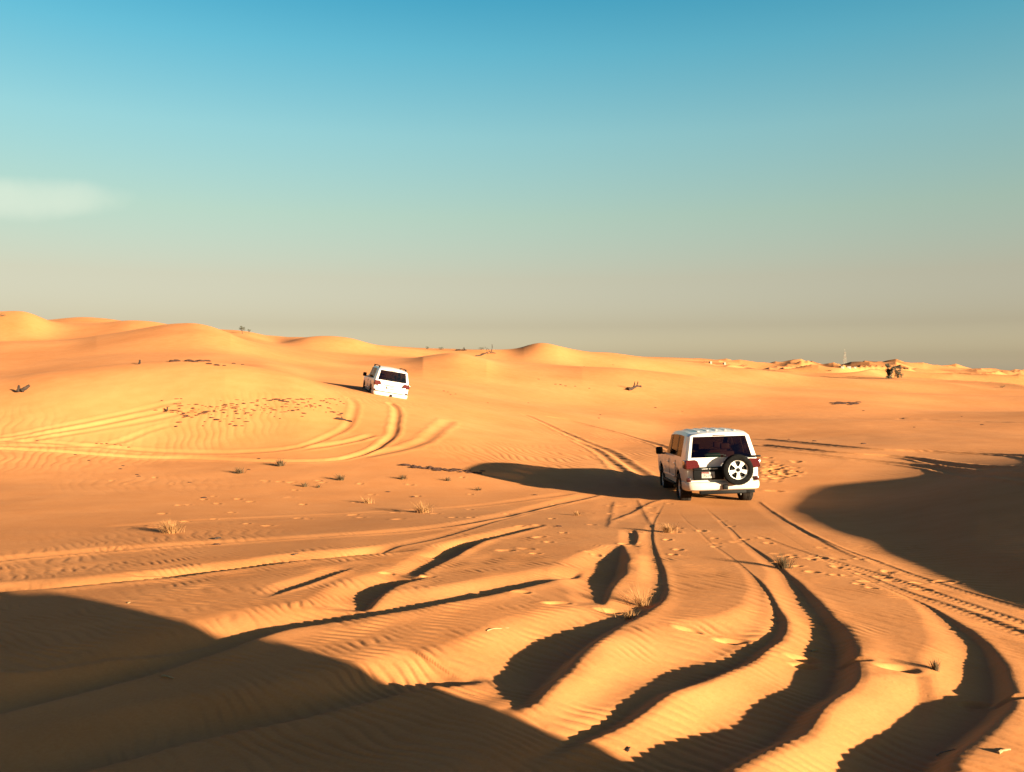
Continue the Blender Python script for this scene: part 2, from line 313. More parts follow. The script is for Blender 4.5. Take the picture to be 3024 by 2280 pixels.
# footprints across the foreground
for px, py, s in ((1140, 1691, 1), (1262, 1703, .9), (1438, 1738, 1.1), (1528, 1750, 1.2), (1642, 1781, 1.2), (1800, 1797, 1.1), (2028, 1851, 1), (2156, 1868, 1.3), (2372, 1920, 1.2), (2376, 1936, 1), (2525, 1948, 1.1), (2655, 1970, 1.3), (2880, 2048, 1.1), (2985, 2062, 1.1)):
    dent(px, py, 0.095 * s, 0.045 * s, 0.034 * s, 0.004 * s, random.uniform(-.35, .1))
rng = random.Random(11)
for k in range(60):
    dent(2262 + abs(rng.gauss(0, 40)), 1392 + rng.gauss(0, 17), rng.uniform(.12, .22), rng.uniform(.09, .16), rng.uniform(.015, .05), rng.uniform(.004, .014), rng.uniform(-1, 1))
for k in range(45):      # small scuffs and half-filled steps
    t = rng.random(); dent(2060 + 700 * t + rng.gauss(0, 45), 1560 + 190 * t + rng.gauss(0, 22), rng.uniform(.05, .1), rng.uniform(.04, .07), rng.uniform(.01, .02), .004, rng.uniform(-1, 1))
for k in range(50):
    dent(rng.uniform(250, 1400), rng.uniform(1400, 1560), rng.uniform(.06, .13), rng.uniform(.05, .09), rng.uniform(.012, .03), .006, rng.uniform(-1, 1))
for k in range(30):
    dent(rng.uniform(1450, 2050), rng.uniform(1480, 1640), rng.uniform(.05, .12), rng.uniform(.05, .09), rng.uniform(.01, .025), .005, rng.uniform(-1, 1))
# ---- wind ripples, real relief, running along the light
def ripples(x, y, lam, ang, amp, seed):
    nx, ny = math.cos(ang), math.sin(ang)
    wv = 0.42 * lam * 6 * perlin(x * .058 / lam, y * .058 / lam, seed) + 0.6 * lam * 2.2 * perlin(x * .22 / lam, y * .22 / lam, seed + 1)
    ph = (nx * x + ny * y + wv) * (2 * math.pi / lam)
    return amp * (np.sin(ph) + 0.28 * np.sin(2 * ph + 0.9))
k1 = int(np.searchsorted(RR, 34.0)); sl = slice(0, k1)
x, y, r_ = X2[sl], Y2[sl], rr[sl]
md = 0.15 + 0.85 * sst(-0.3, 0.4, perlin(x * .45, y * .45, 41) + 0.7 * perlin(x * 1.7, y * 1.7, 42) + 0.35 * perlin(x * 5, y * 5, 44))
Z[sl] += ripples(x, y, 0.112, R(50), 0.0050, 43) * md * sst(2.5, 4, r_) * sst(20, 13, r_) * (1 - np.clip(RUT_MASK[sl], 0, 1))
md2 = sst(-0.1, 0.4, perlin(x * .22, y * .22, 51))
Z[sl] += ripples(x, y, 0.2, R(38), 0.0042, 53) * md2 * sst(7, 11, r_) * sst(21, 15, r_) * 0.8
k0, k2 = np.searchsorted(RR, [19.0, 60.0]); sl = slice(int(k0), int(k2))
x, y, r_ = X2[sl], Y2[sl], rr[sl]
md3 = sst(-0.15, 0.3, perlin(x * .11, y * .11, 61)) * (1 - np.clip(RUT_MASK[sl], 0, 1))
Z[sl] += ripples(x, y, 0.34, R(24), 0.0062, 63) * md3 * sst(24, 33, r_) * sst(58, 44, r_)
print('relief', round(time.time() - T0, 1))

# ------------------------------------------------------------------ materials
def mat(name, color, rough=0.6, metallic=0.0, spec=0.3, noise=0.0, nscale=8.0, bump=0.0, coat=0.0, emit=None):
    m = bpy.data.materials.new(name); m.use_nodes = True
    nt = m.node_tree; b = nt.nodes['Principled BSDF']
    b.inputs['Base Color'].default_value = (*color, 1); b.inputs['Roughness'].default_value = rough
    b.inputs['Metallic'].default_value = metallic; b.inputs['Specular IOR Level'].default_value = spec
    b.inputs['Coat Weight'].default_value = coat
    if noise or bump:
        tc = nt.nodes.new('ShaderNodeTexCoord'); n = nt.nodes.new('ShaderNodeTexNoise'); n.inputs['Scale'].default_value = nscale
        n.inputs['Detail'].default_value = 5
        nt.links.new(tc.outputs['Object'], n.inputs['Vector'])
        if noise:
            mr = nt.nodes.new('ShaderNodeMapRange'); mr.inputs['From Min'].default_value = .3; mr.inputs['From Max'].default_value = .7
            mr.inputs['To Min'].default_value = 1 - noise; mr.inputs['To Max'].default_value = 1 + noise
            nt.links.new(n.outputs['Fac'], mr.inputs['Value'])
            mx = nt.nodes.new('ShaderNodeVectorMath'); mx.operation = 'SCALE'; mx.inputs[0].default_value = color
            nt.links.new(mr.outputs['Result'], mx.inputs['Scale']); nt.links.new(mx.outputs['Vector'], b.inputs['Base Color'])
        if bump:
            bp = nt.nodes.new('ShaderNodeBump'); bp.inputs['Strength'].default_value = bump; bp.inputs['Distance'].default_value = .02
            nt.links.new(n.outputs['Fac'], bp.inputs['Height']); nt.links.new(bp.outputs['Normal'], b.inputs['Normal'])
    return m

SAND_A, SAND_B = (0.400, 0.154, 0.046), (0.490, 0.213, 0.076)
def sand_material():
    m = bpy.data.materials.new('sand'); m.use_nodes = True
    nt = m.node_tree; b = nt.nodes['Principled BSDF']; N = nt.nodes.new; K = nt.links.new
    b.inputs['Roughness'].default_value = 0.95; b.inputs['Specular IOR Level'].default_value = 0.08
    g = N('ShaderNodeNewGeometry')
    def noise(scale, detail=4, rough=.55):
        n = N('ShaderNodeTexNoise'); n.inputs['Scale'].default_value = scale; n.inputs['Detail'].default_value = detail; n.inputs['Roughness'].default_value = rough
        K(g.outputs['Position'], n.inputs['Vector']); return n
    n1, n2, n3 = noise(.09), noise(1.3), noise(34, 6, .7)
    a = N('ShaderNodeMath'); a.operation = 'MULTIPLY_ADD'; a.inputs[1].default_value = .5
    K(n1.outputs['Fac'], a.inputs[0])
    a2 = N('ShaderNodeMath'); a2.operation = 'MULTIPLY_ADD'; a2.inputs[1].default_value = .3; K(n2.outputs['Fac'], a2.inputs[0])
    a3 = N('ShaderNodeMath'); a3.operation = 'MULTIPLY'; a3.inputs[1].default_value = .35; K(n3.outputs['Fac'], a3.inputs[0])
    K(a3.outputs[0], a2.inputs[2]); K(a2.outputs[0], a.inputs[2])
    mr = N('ShaderNodeMapRange'); mr.inputs['From Min'].default_value = .42; mr.inputs['From Max'].default_value = .72; K(a.outputs[0], mr.inputs['Value'])
    mx = N('ShaderNodeMix'); mx.data_type = 'RGBA'; mx.inputs['A'].default_value = (*SAND_A, 1); mx.inputs['B'].default_value = (*SAND_B, 1)
    K(mr.outputs['Result'], mx.inputs['Factor']); K(mx.outputs['Result'], b.inputs['Base Color'])
    # grain and small lumps
    h = N('ShaderNodeMath'); h.operation = 'MULTIPLY_ADD'; h.inputs[1].default_value = .25
    n4 = noise(9, 5, .6); K(n3.outputs['Fac'], h.inputs[0]); K(n4.outputs['Fac'], h.inputs[2])
    bp = N('ShaderNodeBump'); bp.inputs['Strength'].default_value = .28; bp.inputs['Distance'].default_value = .012
    K(h.outputs[0], bp.inputs['Height']); K(bp.outputs['Normal'], b.inputs['Normal'])
    return m
M_SAND = sand_material()

# ------------------------------------------------------------------ ground mesh
nv = NR * (NT - 1) + 1                     # the last column closes on the first
co = np.empty((nv, 3), np.float32)
V = np.stack([X2[:, :-1], Y2[:, :-1], Z[:, :-1]], -1).reshape(-1, 3)
co[:-1] = V; co[-1] = (0, 0, float(Z[0].mean()))
NC = NT - 1
ii = np.arange(NR - 1)[:, None]; jj = np.arange(NC)[None, :]; jn = (jj + 1) % NC
q = np.stack([ii * NC + jj, ii * NC + jn + 0 * ii, (ii + 1) * NC + jn, (ii + 1) * NC + jj], -1).reshape(-1, 4)[:, ::-1]
tri = np.stack([np.arange(NC), (np.arange(NC) + 1) % NC, np.full(NC, nv - 1)], -1)
loops = np.concatenate([q.ravel(), tri.ravel()]).astype(np.int32)
starts = np.concatenate([np.arange(len(q)) * 4, len(q) * 4 + np.arange(NC) * 3]).astype(np.int32)
me = bpy.data.meshes.new('ground')
me.vertices.add(nv); me.vertices.foreach_set('co', co.ravel())
me.loops.add(len(loops)); me.loops.foreach_set('vertex_index', loops)
me.polygons.add(len(starts)); me.polygons.foreach_set('loop_start', starts)
me.polygons.foreach_set('use_smooth', np.ones(len(starts), bool))
me.update(calc_edges=True)
ground = link('ground', me, M_SAND)
tag(ground, 'orange rippled desert sand with dunes and wheel ruts', 'sand', kind='structure')
print('ground mesh', nv, round(time.time() - T0, 1))
del V, co, q, loops
# ------------------------------------------------------------------ off-road cars
def paint(name):
    m = mat(name, (0.47, 0.46, 0.44), rough=0.32, spec=0.45, coat=0.35)
    nt = m.node_tree; b = nt.nodes['Principled BSDF']; N = nt.nodes.new; K = nt.links.new
    tc = N('ShaderNodeTexCoord'); sp = N('ShaderNodeSeparateXYZ'); K(tc.outputs['Object'], sp.inputs[0])
    n = N('ShaderNodeTexNoise'); n.inputs['Scale'].default_value = 3.5; n.inputs['Detail'].default_value = 6; K(tc.outputs['Object'], n.inputs['Vector'])
    a = N('ShaderNodeMath'); a.operation = 'MULTIPLY_ADD'; a.inputs[1].default_value = 0.7; K(n.outputs['Fac'], a.inputs[0]); K(sp.outputs['Z'], a.inputs[2])
    mr = N('ShaderNodeMapRange'); mr.inputs['From Min'].default_value = 0.75; mr.inputs['From Max'].default_value = 1.45; mr.inputs['To Min'].default_value = 0.55; mr.inputs['To Max'].default_value = 0.03
    K(a.outputs[0], mr.inputs['Value'])
    mx = N('ShaderNodeMix'); mx.data_type = 'RGBA'; mx.inputs['A'].default_value = (0.47, 0.46, 0.44, 1); mx.inputs['B'].default_value = (0.36, 0.235, 0.12, 1)
    K(mr.outputs['Result'], mx.inputs['Factor'])
    g = N('ShaderNodeNewGeometry'); m2 = N('ShaderNodeMix'); m2.data_type = 'RGBA'; m2.inputs['B'].default_value = (0.03, 0.027, 0.025, 1)   # dark trim on the inside of the shell
    K(g.outputs['Backfacing'], m2.inputs['Factor']); K(mx.outputs['Result'], m2.inputs['A']); K(m2.outputs['Result'], b.inputs['Base Color'])
    r2 = N('ShaderNodeMapRange'); r2.inputs['To Min'].default_value = 0.3; r2.inputs['To Max'].default_value = 0.75; K(mr.outputs['Result'], r2.inputs['Value']); K(r2.outputs['Result'], b.inputs['Roughness'])
    return m

def glass(name, tint, gloss=0.10):
    m = bpy.data.materials.new(name); m.use_nodes = True
    nt = m.node_tree; nt.nodes.clear(); N = nt.nodes.new; K = nt.links.new
    o = N('ShaderNodeOutputMaterial'); t = N('ShaderNodeBsdfTransparent'); t.inputs[0].default_value = (*tint, 1)
    g = N('ShaderNodeBsdfGlossy'); g.inputs['Roughness'].default_value = 0.06
    lw = N('ShaderNodeLayerWeight'); lw.inputs['Blend'].default_value = 0.12
    ad = N('ShaderNodeMath'); ad.operation = 'MULTIPLY_ADD'; ad.inputs[1].default_value = 0.55; ad.inputs[2].default_value = gloss * 0.4
    K(lw.outputs['Fresnel'], ad.inputs[0])
    mx = N('ShaderNodeMixShader'); K(ad.outputs[0], mx.inputs[0]); K(t.outputs[0], mx.inputs[1]); K(g.outputs[0], mx.inputs[2]); K(mx.outputs[0], o.inputs[0])
    return m

M_PAINT = paint('white_paint')
M_GL_SIDE = glass('side_glass', (0.27, 0.245, 0.21)); M_GL_REAR = glass('rear_glass', (0.17, 0.16, 0.15))
M_BLACK = mat('black_plastic', (0.0045, 0.0045, 0.0046), 0.6, spec=.1, noise=.25)
M_TYRE = mat('rubber', (0.006, 0.0058, 0.0055), 0.95, spec=.05, noise=.4, nscale=14)
M_DUSTY = mat('dusty_rubber', (0.016, 0.012, 0.009), 0.95, spec=.1, noise=.5, nscale=9)
M_RIM = mat('silver_alloy', (0.62, 0.60, 0.55), 0.38, metallic=.35, spec=.5)
M_RED = mat('red_lens', (0.045, 0.0022, 0.0028), 0.22, spec=.6, coat=.6)
M_REDD = mat('dark_red_lens', (0.022, 0.0015, 0.002), 0.2, spec=.6, coat=.5)
M_CLEAR = mat('clear_lens', (0.72, 0.70, 0.66), 0.12, spec=.6, coat=.6)
M_CHROME = mat('chrome', (0.72, 0.71, 0.68), 0.16, metallic=.9)
M_SEAT = mat('tan_leather', (0.13, 0.045, 0.018), 0.6, noise=.2)
M_SEATD = mat('dark_fabric', (0.035, 0.030, 0.028), 0.85)
M_WPLATE = mat('plate_white', (0.30, 0.29, 0.26), 0.5); M_RPLATE = mat('plate_red', (0.10, 0.008, 0.005), 0.5); M_INK = mat('plate_ink', (0.03, 0.028, 0.03), 0.6)
M_GREEN = mat('green_cloth', (0.10, 0.30, 0.20), 0.85)

def box_bm(bm, x0, x1, y0, y1, z0, z1, bev=0.0, seg=2, M=None):
    r = bmesh.ops.create_cube(bm, size=1.0); vs = r['verts']
    for v in vs: v.co = Vector((x0 + (v.co.x + .5) * (x1 - x0), y0 + (v.co.y + .5) * (y1 - y0), z0 + (v.co.z + .5) * (z1 - z0)))
    if bev:
        es = list({e for v in vs for e in v.link_edges})
        rr_ = bmesh.ops.bevel(bm, geom=es, offset=bev, segments=seg, profile=0.5, affect='EDGES')
        vs = list({v for f in rr_['faces'] for v in f.verts} | {v for v in vs if v.is_valid})
    if M is not None: bmesh.ops.transform(bm, matrix=M, verts=[v for v in vs if v.is_valid])
    return vs

def box(name, dims, m, parent, bev=0.01, M=None, seg=2):
    bm = bmesh.new(); box_bm(bm, *dims, bev, seg, M); return bm_obj(name, bm, m, parent)

def lathe_bm(bm, prof, n=40, axis='X', c=(0, 0, 0)):
    """profile of (along axis, radius), turned round the axis"""
    rings = []
    for a, r in prof:
        ring = []
        for k in range(n):
            t = 2 * math.pi * k / n
            p = (a, r * math.cos(t), r * math.sin(t)) if axis == 'X' else (r * math.cos(t), a, r * math.sin(t))
            ring.append(bm.verts.new(Vector(p) + Vector(c)))
        rings.append(ring)
    for A, B in zip(rings[:-1], rings[1:]):
        for k in range(n): bm.faces.new((A[k], A[(k+1) % n], B[(k+1) % n], B[k]))
    for ring in (rings[0], rings[-1]):
        if len(ring) > 2: bm.faces.new(ring)
    return rings

def prism(name, outline, y0, y1, m, parent, axis='Y', bev=0.006):
    """outline in (x, z) pushed along y (or in (y, z) pushed along x)"""
    bm = bmesh.new()
    f = lambda a, b, t: Vector((a, t, b)) if axis == 'Y' else Vector((t, a, b))
    A = [bm.verts.new(f(a, b, y0)) for a, b in outline]; B = [bm.verts.new(f(a, b, y1)) for a, b in outline]
    bm.faces.new(A); bm.faces.new(B[::-1])
    for k in range(len(A)): bm.faces.new((A[k], A[(k+1) % len(A)], B[(k+1) % len(A)], B[k]))
    bmesh.ops.recalc_face_normals(bm, faces=bm.faces)
    if bev: bmesh.ops.bevel(bm, geom=list(bm.edges), offset=bev, segments=1, affect='EDGES')
    return bm_obj(name, bm, m, parent)

def text_mesh(name, body, size, m, parent, loc, rot=(R(90), 0, 0), ext=0.002, sx=1.0):
    cu = bpy.data.curves.new(name, 'FONT'); cu.body = body; cu.size = size; cu.extrude = ext; cu.align_x = 'CENTER'; cu.align_y = 'CENTER'; cu.resolution_u = 3
    t = bpy.data.objects.new('tmp_text', cu); COL.objects.link(t)
    me = bpy.data.meshes.new_from_object(t.evaluated_get(bpy.context.evaluated_depsgraph_get()))
    bpy.data.objects.remove(t); bpy.data.curves.remove(cu)
    me.name = name; me.transform(Matrix.Diagonal((sx, 1, 1, 1)))
    me.materials.clear()
    o = link(name, me, m, parent); o.location = loc; o.rotation_euler = rot
    return o

AX_R, AX_F, WR, WZ = -1.36, 1.49, 0.415, 0.355
ST = sorted(set([-2.44, -2.40, -2.30, -2.12, -1.95, -1.84, -1.10, -1.02, -0.5, -0.08, 0.0, 0.30, 0.55, 0.80, 0.94, 1.14, 1.25, 2.1, 2.3, 2.42, 2.48] +
               [round(AX_R + t, 3) for t in np.linspace(-.49, .49, 15)] + [round(AX_F + t, 3) for t in np.linspace(-.49, .49, 15)]))
ST = [s for i, s in enumerate(ST) if i == 0 or s - ST[i-1] > 0.012 or s in (-1.84, -1.10, -1.02, -0.08, 0.0, 0.94)]
def lerp(pts, y): return float(np.interp(y, [p[0] for p in pts], [p[1] for p in pts]))
def section(y):
    W = lerp([(-2.44, .90), (-2.40, .945), (-2.30, .970), (-1.9, .985), (2.0, .985), (2.3, .95), (2.42, .88), (2.48, .80)], y)
    B = lerp([(-2.44, .44), (-2.2, .42), (-1.9, .45), (1.0, .47), (2.2, .48), (2.48, .50)], y)
    for ya in (AX_R, AX_F):
        q = .475 ** 2 - (y - ya) ** 2
        if q > 0: B = max(B, .40 + math.sqrt(q))
    roof = lerp([(-2.44, 1.855), (-2.1, 1.905), (-1.3, 1.935), (-.3, 1.935), (.30, 1.89), (1.14, 1.26), (2.0, 1.18), (2.4, 1.07), (2.48, 1.0)], y)
    g = lerp([(-2.44, 1), (.30, 1), (1.14, 0), (2.48, 0)], y)          # 1 in the cabin, 0 on the bonnet
    zb = min(1.225, lerp([(1.0, 1.225), (2.1, 1.10), (2.48, .92)], y))
    zt = min(zb + .005 + (roof - lerp([(-2.44, .10), (-1.9, .15)], y) - zb) * g if g > 0 else roof - .03, roof - .015) if g > 0 else max(roof - .05, zb + .004)
    zt = max(zt, zb + .004)
    x6 = W * (.835 * g + .90 * (1 - g)); x7 = W * (.765 * g + .80 * (1 - g))
    z7 = max(roof - (.055 * g + .02 * (1 - g)), zt + .004); z8 = max(roof - .015, z7 + .002); z9 = max(roof, z8 + .001)
    P = [(.66 * W, B), (.955 * W, B), (.988 * W, max(.66, B + .03)), (W, max(.86, B + .05)), (.992 * W, max(1.07, B + .07)), (.962 * W, zb), (x6, zt), (x7, z7), (.45 * W, z8), (0, z9)]
    z = 0; Q = []
    for a, b in P: z = max(z, b); Q.append((a, z))
    slant = lerp([(-2.44, 1), (-2.40, .97), (-2.30, .9), (-2.12, .72), (-1.95, .42), (-1.84, .2), (-1.7, 0)], y)
    out = []
    for a, b in Q:
        yy = y + slant * (max(0, b - 1.225) * .44 - .0) + (0.05 * slant if .62 < b < 1.24 else 0)
        out.append(Vector((a, yy, b)))
    return out

def body_meshes(root, label=None):
    secs = [section(y) for y in ST]; n = len(secs[0])
    body = bmesh.new()
    panes = {}
    def pane(key):
        if key not in panes: panes[key] = bmesh.new()
        return panes[key]
    def quad(bm, ps, inset=0.0):
        vs = [bm.verts.new(p) for p in ps]
        try: bm.faces.new(vs)
        except ValueError: pass
    WIN = [(-1.84, -1.10), (-1.02, -0.08), (0.0, 0.94)]
    for sgn in (-1, 1):
        mir = lambda v: Vector((v.x * sgn, v.y, v.z))
        for i in range(len(ST) - 1):
            for j in range(n - 1):
                ps = [mir(secs[i][j]), mir(secs[i+1][j]), mir(secs[i+1][j+1]), mir(secs[i][j+1])]
                ym = (ST[i] + ST[i+1]) / 2; tgt = body
                if j == 5:
                    for k, (a, b) in enumerate(WIN):
                        if a <= ym <= b: tgt = pane(('side_window', sgn, k))
                    if -1.10 < ym < -1.02 or -0.08 < ym < 0.0: tgt = pane(('pillar', sgn, 0 if ym < -.5 else 1))
                if .30 <= ym <= 1.14 and j >= 7: tgt = pane(('windscreen', 0, 0))
                quad(tgt, ps if sgn > 0 else ps[::-1])
    # closing the tail: rows over the width, slightly bowed
    fr = [-1, -.975, -.915, -.6, -.3, 0, .3, .6, .915, .975, 1]
    for e, sec, bow in ((0, secs[0], -.05), (1, secs[-1], .07)):
        rows = []
        for j in range(0, n - 1):
            p = sec[j]; rows.append([Vector((p.x * f, p.y + bow * (1 - f * f), p.z)) for f in fr])
        p, q_ = sec[n-2], sec[n-1]
        rows.append([Vector((p.x * f, p.y + bow * (1 - f * f), q_.z + (p.z - q_.z) * abs(f))) for f in fr])
        for j in range(len(rows) - 1):
            for k in range(len(fr) - 1):
                ps = [rows[j][k], rows[j][k+1], rows[j+1][k+1], rows[j+1][k]]
                tgt = pane(('rear_window', 0, 0)) if (e == 0 and j == 5 and 2 <= k <= len(fr) - 4) else body
                quad(tgt, ps if e == 0 else ps[::-1])
    bmesh.ops.remove_doubles(body, verts=body.verts, dist=.0008)
    # consistent outward normals
    for f in body.faces: f.smooth = True
    bmesh.ops.recalc_face_normals(body, faces=body.faces)
    top = max(body.faces, key=lambda f: f.calc_center_median().z)
    if top.normal.z < 0: bmesh.ops.reverse_faces(body, faces=body.faces)
    for e in body.edges:
        if len(e.link_faces) == 2 and e.calc_face_angle(0) > R(30): e.smooth = False
    me = bpy.data.meshes.new('body'); body.to_mesh(me); body.free()
    bo = link('body', me, M_PAINT, root)
    for (nm, sgn, k), bm in panes.items():
        bmesh.ops.remove_doubles(bm, verts=bm.verts, dist=.0008)
        c = Vector((0, -.4, 1.3))
        for v in bm.verts:
            d = Vector((v.co.x, 0, 0)) if nm in ('side_window', 'pillar') else Vector((0, v.co.y + .4, 0))
            if d.length: v.co -= d.normalized() * (.012 if nm != 'pillar' else .004)
        m = M_BLACK if nm == 'pillar' else (M_GL_REAR if nm == 'rear_window' else M_GL_SIDE)
        bm_obj(nm, bm, m, root)
    return bo

def wheel(root, x, y, sgn, name='wheel', flat=False, w=.30, rr_=WR, c=None, wear=M_DUSTY):
    """hub with tyre and spoked rim; axis along x, outer side towards sgn"""
    bm = bmesh.new(); lathe_bm(bm, [(-w*.35, .10), (-w*.35, .17), (w*.1, .17), (w*.1, .06)], 24)
    hub = bm_obj(name, bm, M_BLACK, root)
    bm = bmesh.new()
    h = w / 2
    lathe_bm(bm, [(-h*.72, rr_*.62), (-h*.98, rr_*.72), (-h, rr_*.86), (-h*.86, rr_*.965), (-h*.6, rr_), (-h*.2, rr_*1.003), (-h*.16, rr_*.985), (-h*.10, rr_*.985), (-h*.06, rr_*1.003),
                  (h*.06, rr_*1.003), (h*.10, rr_*.985), (h*.16, rr_*.985), (h*.2, rr_*1.003), (h*.6, rr_), (h*.86, rr_*.965), (h, rr_*.86), (h*.98, rr_*.72), (h*.72, rr_*.62)], 64)
    for f in [f for f in bm.faces if len(f.verts) > 10]: bm.faces.remove(f)
    for v in bm.verts:      # tread blocks
        r = math.hypot(v.co.y, v.co.z)
        if r > rr_ * .955 and abs(v.co.x) > h * .5:
            k = int(round(math.atan2(v.co.z, v.co.y) / (2 * math.pi / 64)))
            if k % 2: v.co.y *= .978; v.co.z *= .978
    bm_obj('tyre', bm, wear, hub)
    bm = bmesh.new()
    ro = rr_ * .64
    o = h * .62
    lathe_bm(bm, [(-h*.7, ro), (-h*.7, ro*.93), (o*.6, ro*.90), (o, ro*.93), (o*1.05, ro*.985), (o*.9, ro)], 48)
    for f in [f for f in bm.faces if len(f.verts) > 10]: bm.faces.remove(f)
    for k in range(5):      # five wide wedge spokes
        a = math.pi / 2 + math.pi / 5 + 2 * math.pi * k / 5
        P = []
        for r, half, dx in ((.055, .030, o*.95), (.12, .036, o*.80), (ro*.93, .062, o*.92)):
            for s in (-1, 1):
                P.append((r, s * half, dx))
        def pt(r, t, dx): return Vector((dx, r*math.cos(a) - t*math.sin(a), r*math.sin(a) + t*math.cos(a)))
        F1 = [bm.verts.new(pt(*p)) for p in P]; B1 = [bm.verts.new(pt(r, t, dx - .035)) for r, t, dx in P]
        for i in (0, 2):
            bm.faces.new((F1[i], F1[i+1], F1[i+3], F1[i+2])); bm.faces.new((B1[i], B1[i+2], B1[i+3], B1[i+1]))
            bm.faces.new((F1[i], F1[i+2], B1[i+2], B1[i])); bm.faces.new((F1[i+1], B1[i+1], B1[i+3], F1[i+3]))
    lathe_bm(bm, [(o*.6, .085), (o*.9, .085), (o*.95, .06)], 20)
    rim = bm_obj('rim', bm, M_RIM, hub)
    bm = bmesh.new(); lathe_bm(bm, [(o*.9, .052), (o*1.12, .050), (o*1.2, .036)], 18); bm_obj('hub_cap', bm, M_BLACK, hub)
    if sgn < 0: hub.rotation_euler = (0, 0, math.pi)
    hub.location = c if c else (x, y, WZ)
    return hub

def seat(root, x, y, wdt, zt, m, heads, hm):
    bm = bmesh.new(); box_bm(bm, x - wdt/2, x + wdt/2, y - .08, y + .08, .62, zt, .05, 3)
    for v in bm.verts: v.co.y += (v.co.z - .62) * -.22
    box_bm(bm, x - wdt/2, x + wdt/2, y - .02, y + .46, .62, .78, .05, 3)
    s = bm_obj('seat', bm, m, root)
    for hx in heads:
        bm = bmesh.new(); yy = y - (zt + .12 - .62) * .22
        box_bm(bm, hx - .13, hx + .13, yy - .045, yy + .045, zt + .045, zt + .22, .04, 3)
        box_bm(bm, hx - .06, hx - .045, yy - .008, yy + .008, zt - .03, zt + .06); box_bm(bm, hx + .045, hx + .06, yy - .008, yy + .008, zt - .03, zt + .06)
        bm_obj('headrest', bm, hm, s)
    return s

